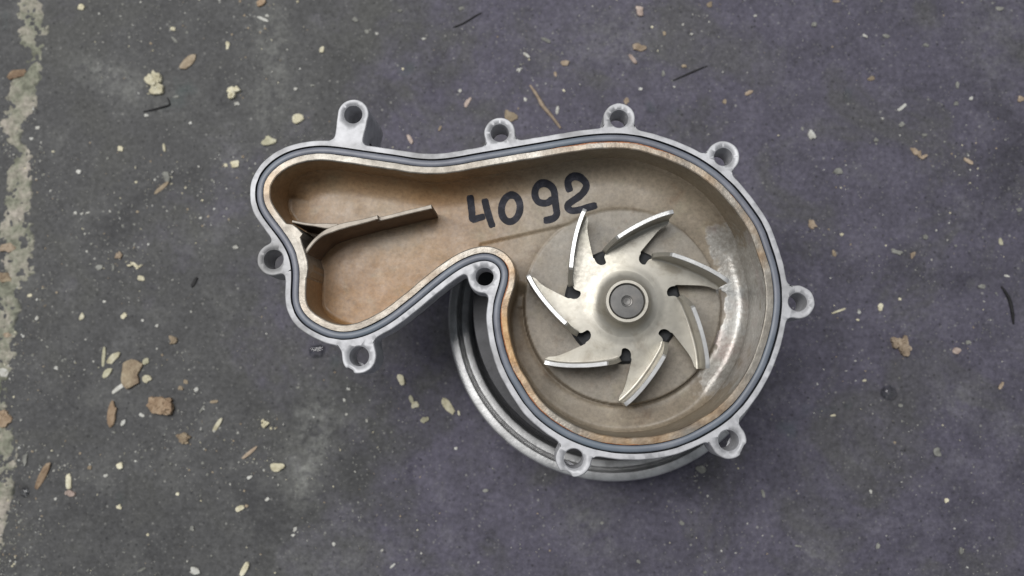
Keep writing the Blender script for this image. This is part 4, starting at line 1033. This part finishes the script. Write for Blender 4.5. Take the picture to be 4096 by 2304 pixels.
# fine dust and sawdust nobody could count: one object of tiny flakes
def build_dust():
    rg = np.random.RandomState(5); V = []; F = []; mi = []
    N = 15000
    px = rg.uniform(-60, 4156, N); py = rg.uniform(-60, 2364, N)
    px[:2600] = 110 - 110 * py[:2600] / 2304 + rg.normal(0, 75, 2600); px[2600:5200] = np.abs(rg.normal(0, 750, 2600))
    for q_, b_ in enumerate(BIG):
        sl = slice(5200 + q_ * 30, 5230 + q_ * 30); px[sl] = b_[1] + rg.normal(0, 55, 30); py[sl] = b_[2] + rg.normal(0, 50, 30)
    dens = fbm(px / 260, py / 260, 41, 3)
    for x, y, d_, r in zip(px, py, dens, rg.rand(N)):
        if d_ < 0.30 + 0.28 * r: continue
        c = at(x, y, 0); s = (0.16 + 0.55 * rg.rand() ** 4) * (1.15 if x < 1100 else 0.9); asp = rg.uniform(0.35, 1.0); a = rg.uniform(0, 6.28); k = 6
        z = floor_z(c[0], c[1]); b = len(V); h = 0.12 + 0.25 * s * rg.rand()
        for lv, sc in ((-0.1, 1.0), (h, 0.75)):
            for i in range(k):
                t = 2 * math.pi * i / k; rr = 1 + rg.uniform(-0.25, 0.25)
                u, v = s * rr * math.cos(t) * sc, s * asp * rr * math.sin(t) * sc
                V.append((c[0] + u * math.cos(a) - v * math.sin(a), c[1] + u * math.sin(a) + v * math.cos(a), z + 0.05 + lv))
        F.append(tuple(range(b + k, b + 2 * k)))
        for i in range(k): F.append((b + i, b + (i + 1) % k, b + k + (i + 1) % k, b + k + i))
        q = rg.rand(); m_ = 0 if q < 0.22 else (1 if q < 0.30 else (2 if q < 0.9 else 3))
        mi += [m_] * (k + 1)
    me = mesh('dust', V, F)
    for mt in ('white', 'cream', 'grey', 'tan'): me.materials.append(MATS[mt])
    me.polygons.foreach_set('material_index', mi)
    o = link('floor_dust', me, None); tag(o, 'fine pale sawdust and grit scattered over the dark floor', 'dust', None, 'stuff')
build_dust()

# twigs and threads
def tube(name, pts, r0, mat, label, cat, z=0.5, taper=0.5):
    P = np.array([at(a, b, z) for a, b in pts]); P = resample(catmull(P, 8, False), 0.8, False); m_ = len(P); c0 = P[m_ // 2].copy()
    T = np.gradient(P, axis=0); T /= np.linalg.norm(T, axis=1)[:, None]; V = []; k = 8
    for i in range(m_):
        s = np.array([-T[i, 1], T[i, 0], 0]); u = i / (m_ - 1); r = r0 * (1 - taper * abs(2 * u - 1) ** 2) * (0.85 + 0.3 * vnoise(np.array(i * 0.35), np.array(r0 * 9), 3))
        fz = floor_z(P[i, 0], P[i, 1])
        for q in range(k):
            a = 2 * math.pi * q / k; p = P[i] + s * math.cos(a) * r; V.append((p[0] - c0[0], p[1] - c0[1], fz + r * 0.8 + math.sin(a) * r))
    F = [(i * k + q, i * k + (q + 1) % k, (i + 1) * k + (q + 1) % k, (i + 1) * k + q) for i in range(m_ - 1) for q in range(k)] + [tuple(range(k - 1, -1, -1)), tuple(range((m_ - 1) * k, m_ * k))]
    me = mesh(name, V, F, True); recalc(me); o = link(name, me, mat); o.location = (c0[0] * MM, c0[1] * MM, 0); tag(o, label, cat); return o
tube('twig', [(2120, 340), (2150, 385), (2172, 425), (2205, 462), (2243, 512)], 0.95, MATS['orange'], 'thin brown twig pointing at the straight flange edge', 'twig')
tube('twig', [(572, 445), (610, 438), (672, 421), (676, 408), (668, 390)], 0.55, MATS['dark'], 'bent black twig below the large cream sawdust clump', 'twig')
tube('thread', [(1811, 107), (1850, 92), (1890, 68), (1926, 48)], 0.45, MATS['dark'], 'fine dark thread above the flange near a grey flake', 'thread')
tube('thread', [(2692, 321), (2740, 300), (2790, 278), (2831, 262)], 0.45, MATS['dark'], 'straight dark thread beside a pale pink crumb', 'thread')
tube('thread', [(4008, 1145), (4036, 1196), (4049, 1247), (4056, 1297)], 0.8, MATS['dark'], 'curved dark thread lying alone on the violet floor', 'thread')
tube('thread', [(770, 1145), (778, 1128), (792, 1112)], 0.7, MATS['dark'], 'short black thread below the curved black flake', 'thread') if False else None

# water drops
nw = NT('water'); nw.b.inputs['Transmission Weight'].default_value = 1.0; nw.b.inputs['IOR'].default_value = 1.33
M_WATER = nw.out((0.92, 0.94, 0.97), 0.02, 0.0, 0.5)
def drop(px, py, r, h, label, sx=1.0, rz=0):
    c = at(px, py, 0.5); prof = [(r * 0.86, -0.3)] + [(r * (1.0 if t > 0 else 0.97) * math.cos(t), h * math.sin(t)) for t in np.linspace(0.0, math.pi / 2 * 0.995, 12)]
    V, F = lathe(prof, 40); V[:, 0] *= sx; F.append(tuple(range(39, -1, -1))); F.append(tuple(range(12 * 40, 13 * 40)))
    me = mesh('water_drop', V, F, True); recalc(me); o = link('water_drop', me, M_WATER); o.location = (c[0] * MM, c[1] * MM, (floor_z(c[0], c[1])) * MM); o.rotation_euler = (0, 0, rz)
    tag(o, label, 'water drop')
drop(3557, 1571, 3.7, 2.6, 'round water bead below the large folded bark piece')
drop(1266, 1404, 3.4, 0.9, 'flat water drop under the edge of the smaller lobe', 1.25, 0.25)
drop(85, 1974, 2.6, 1.7, 'dark water bead beside the mortar joint')
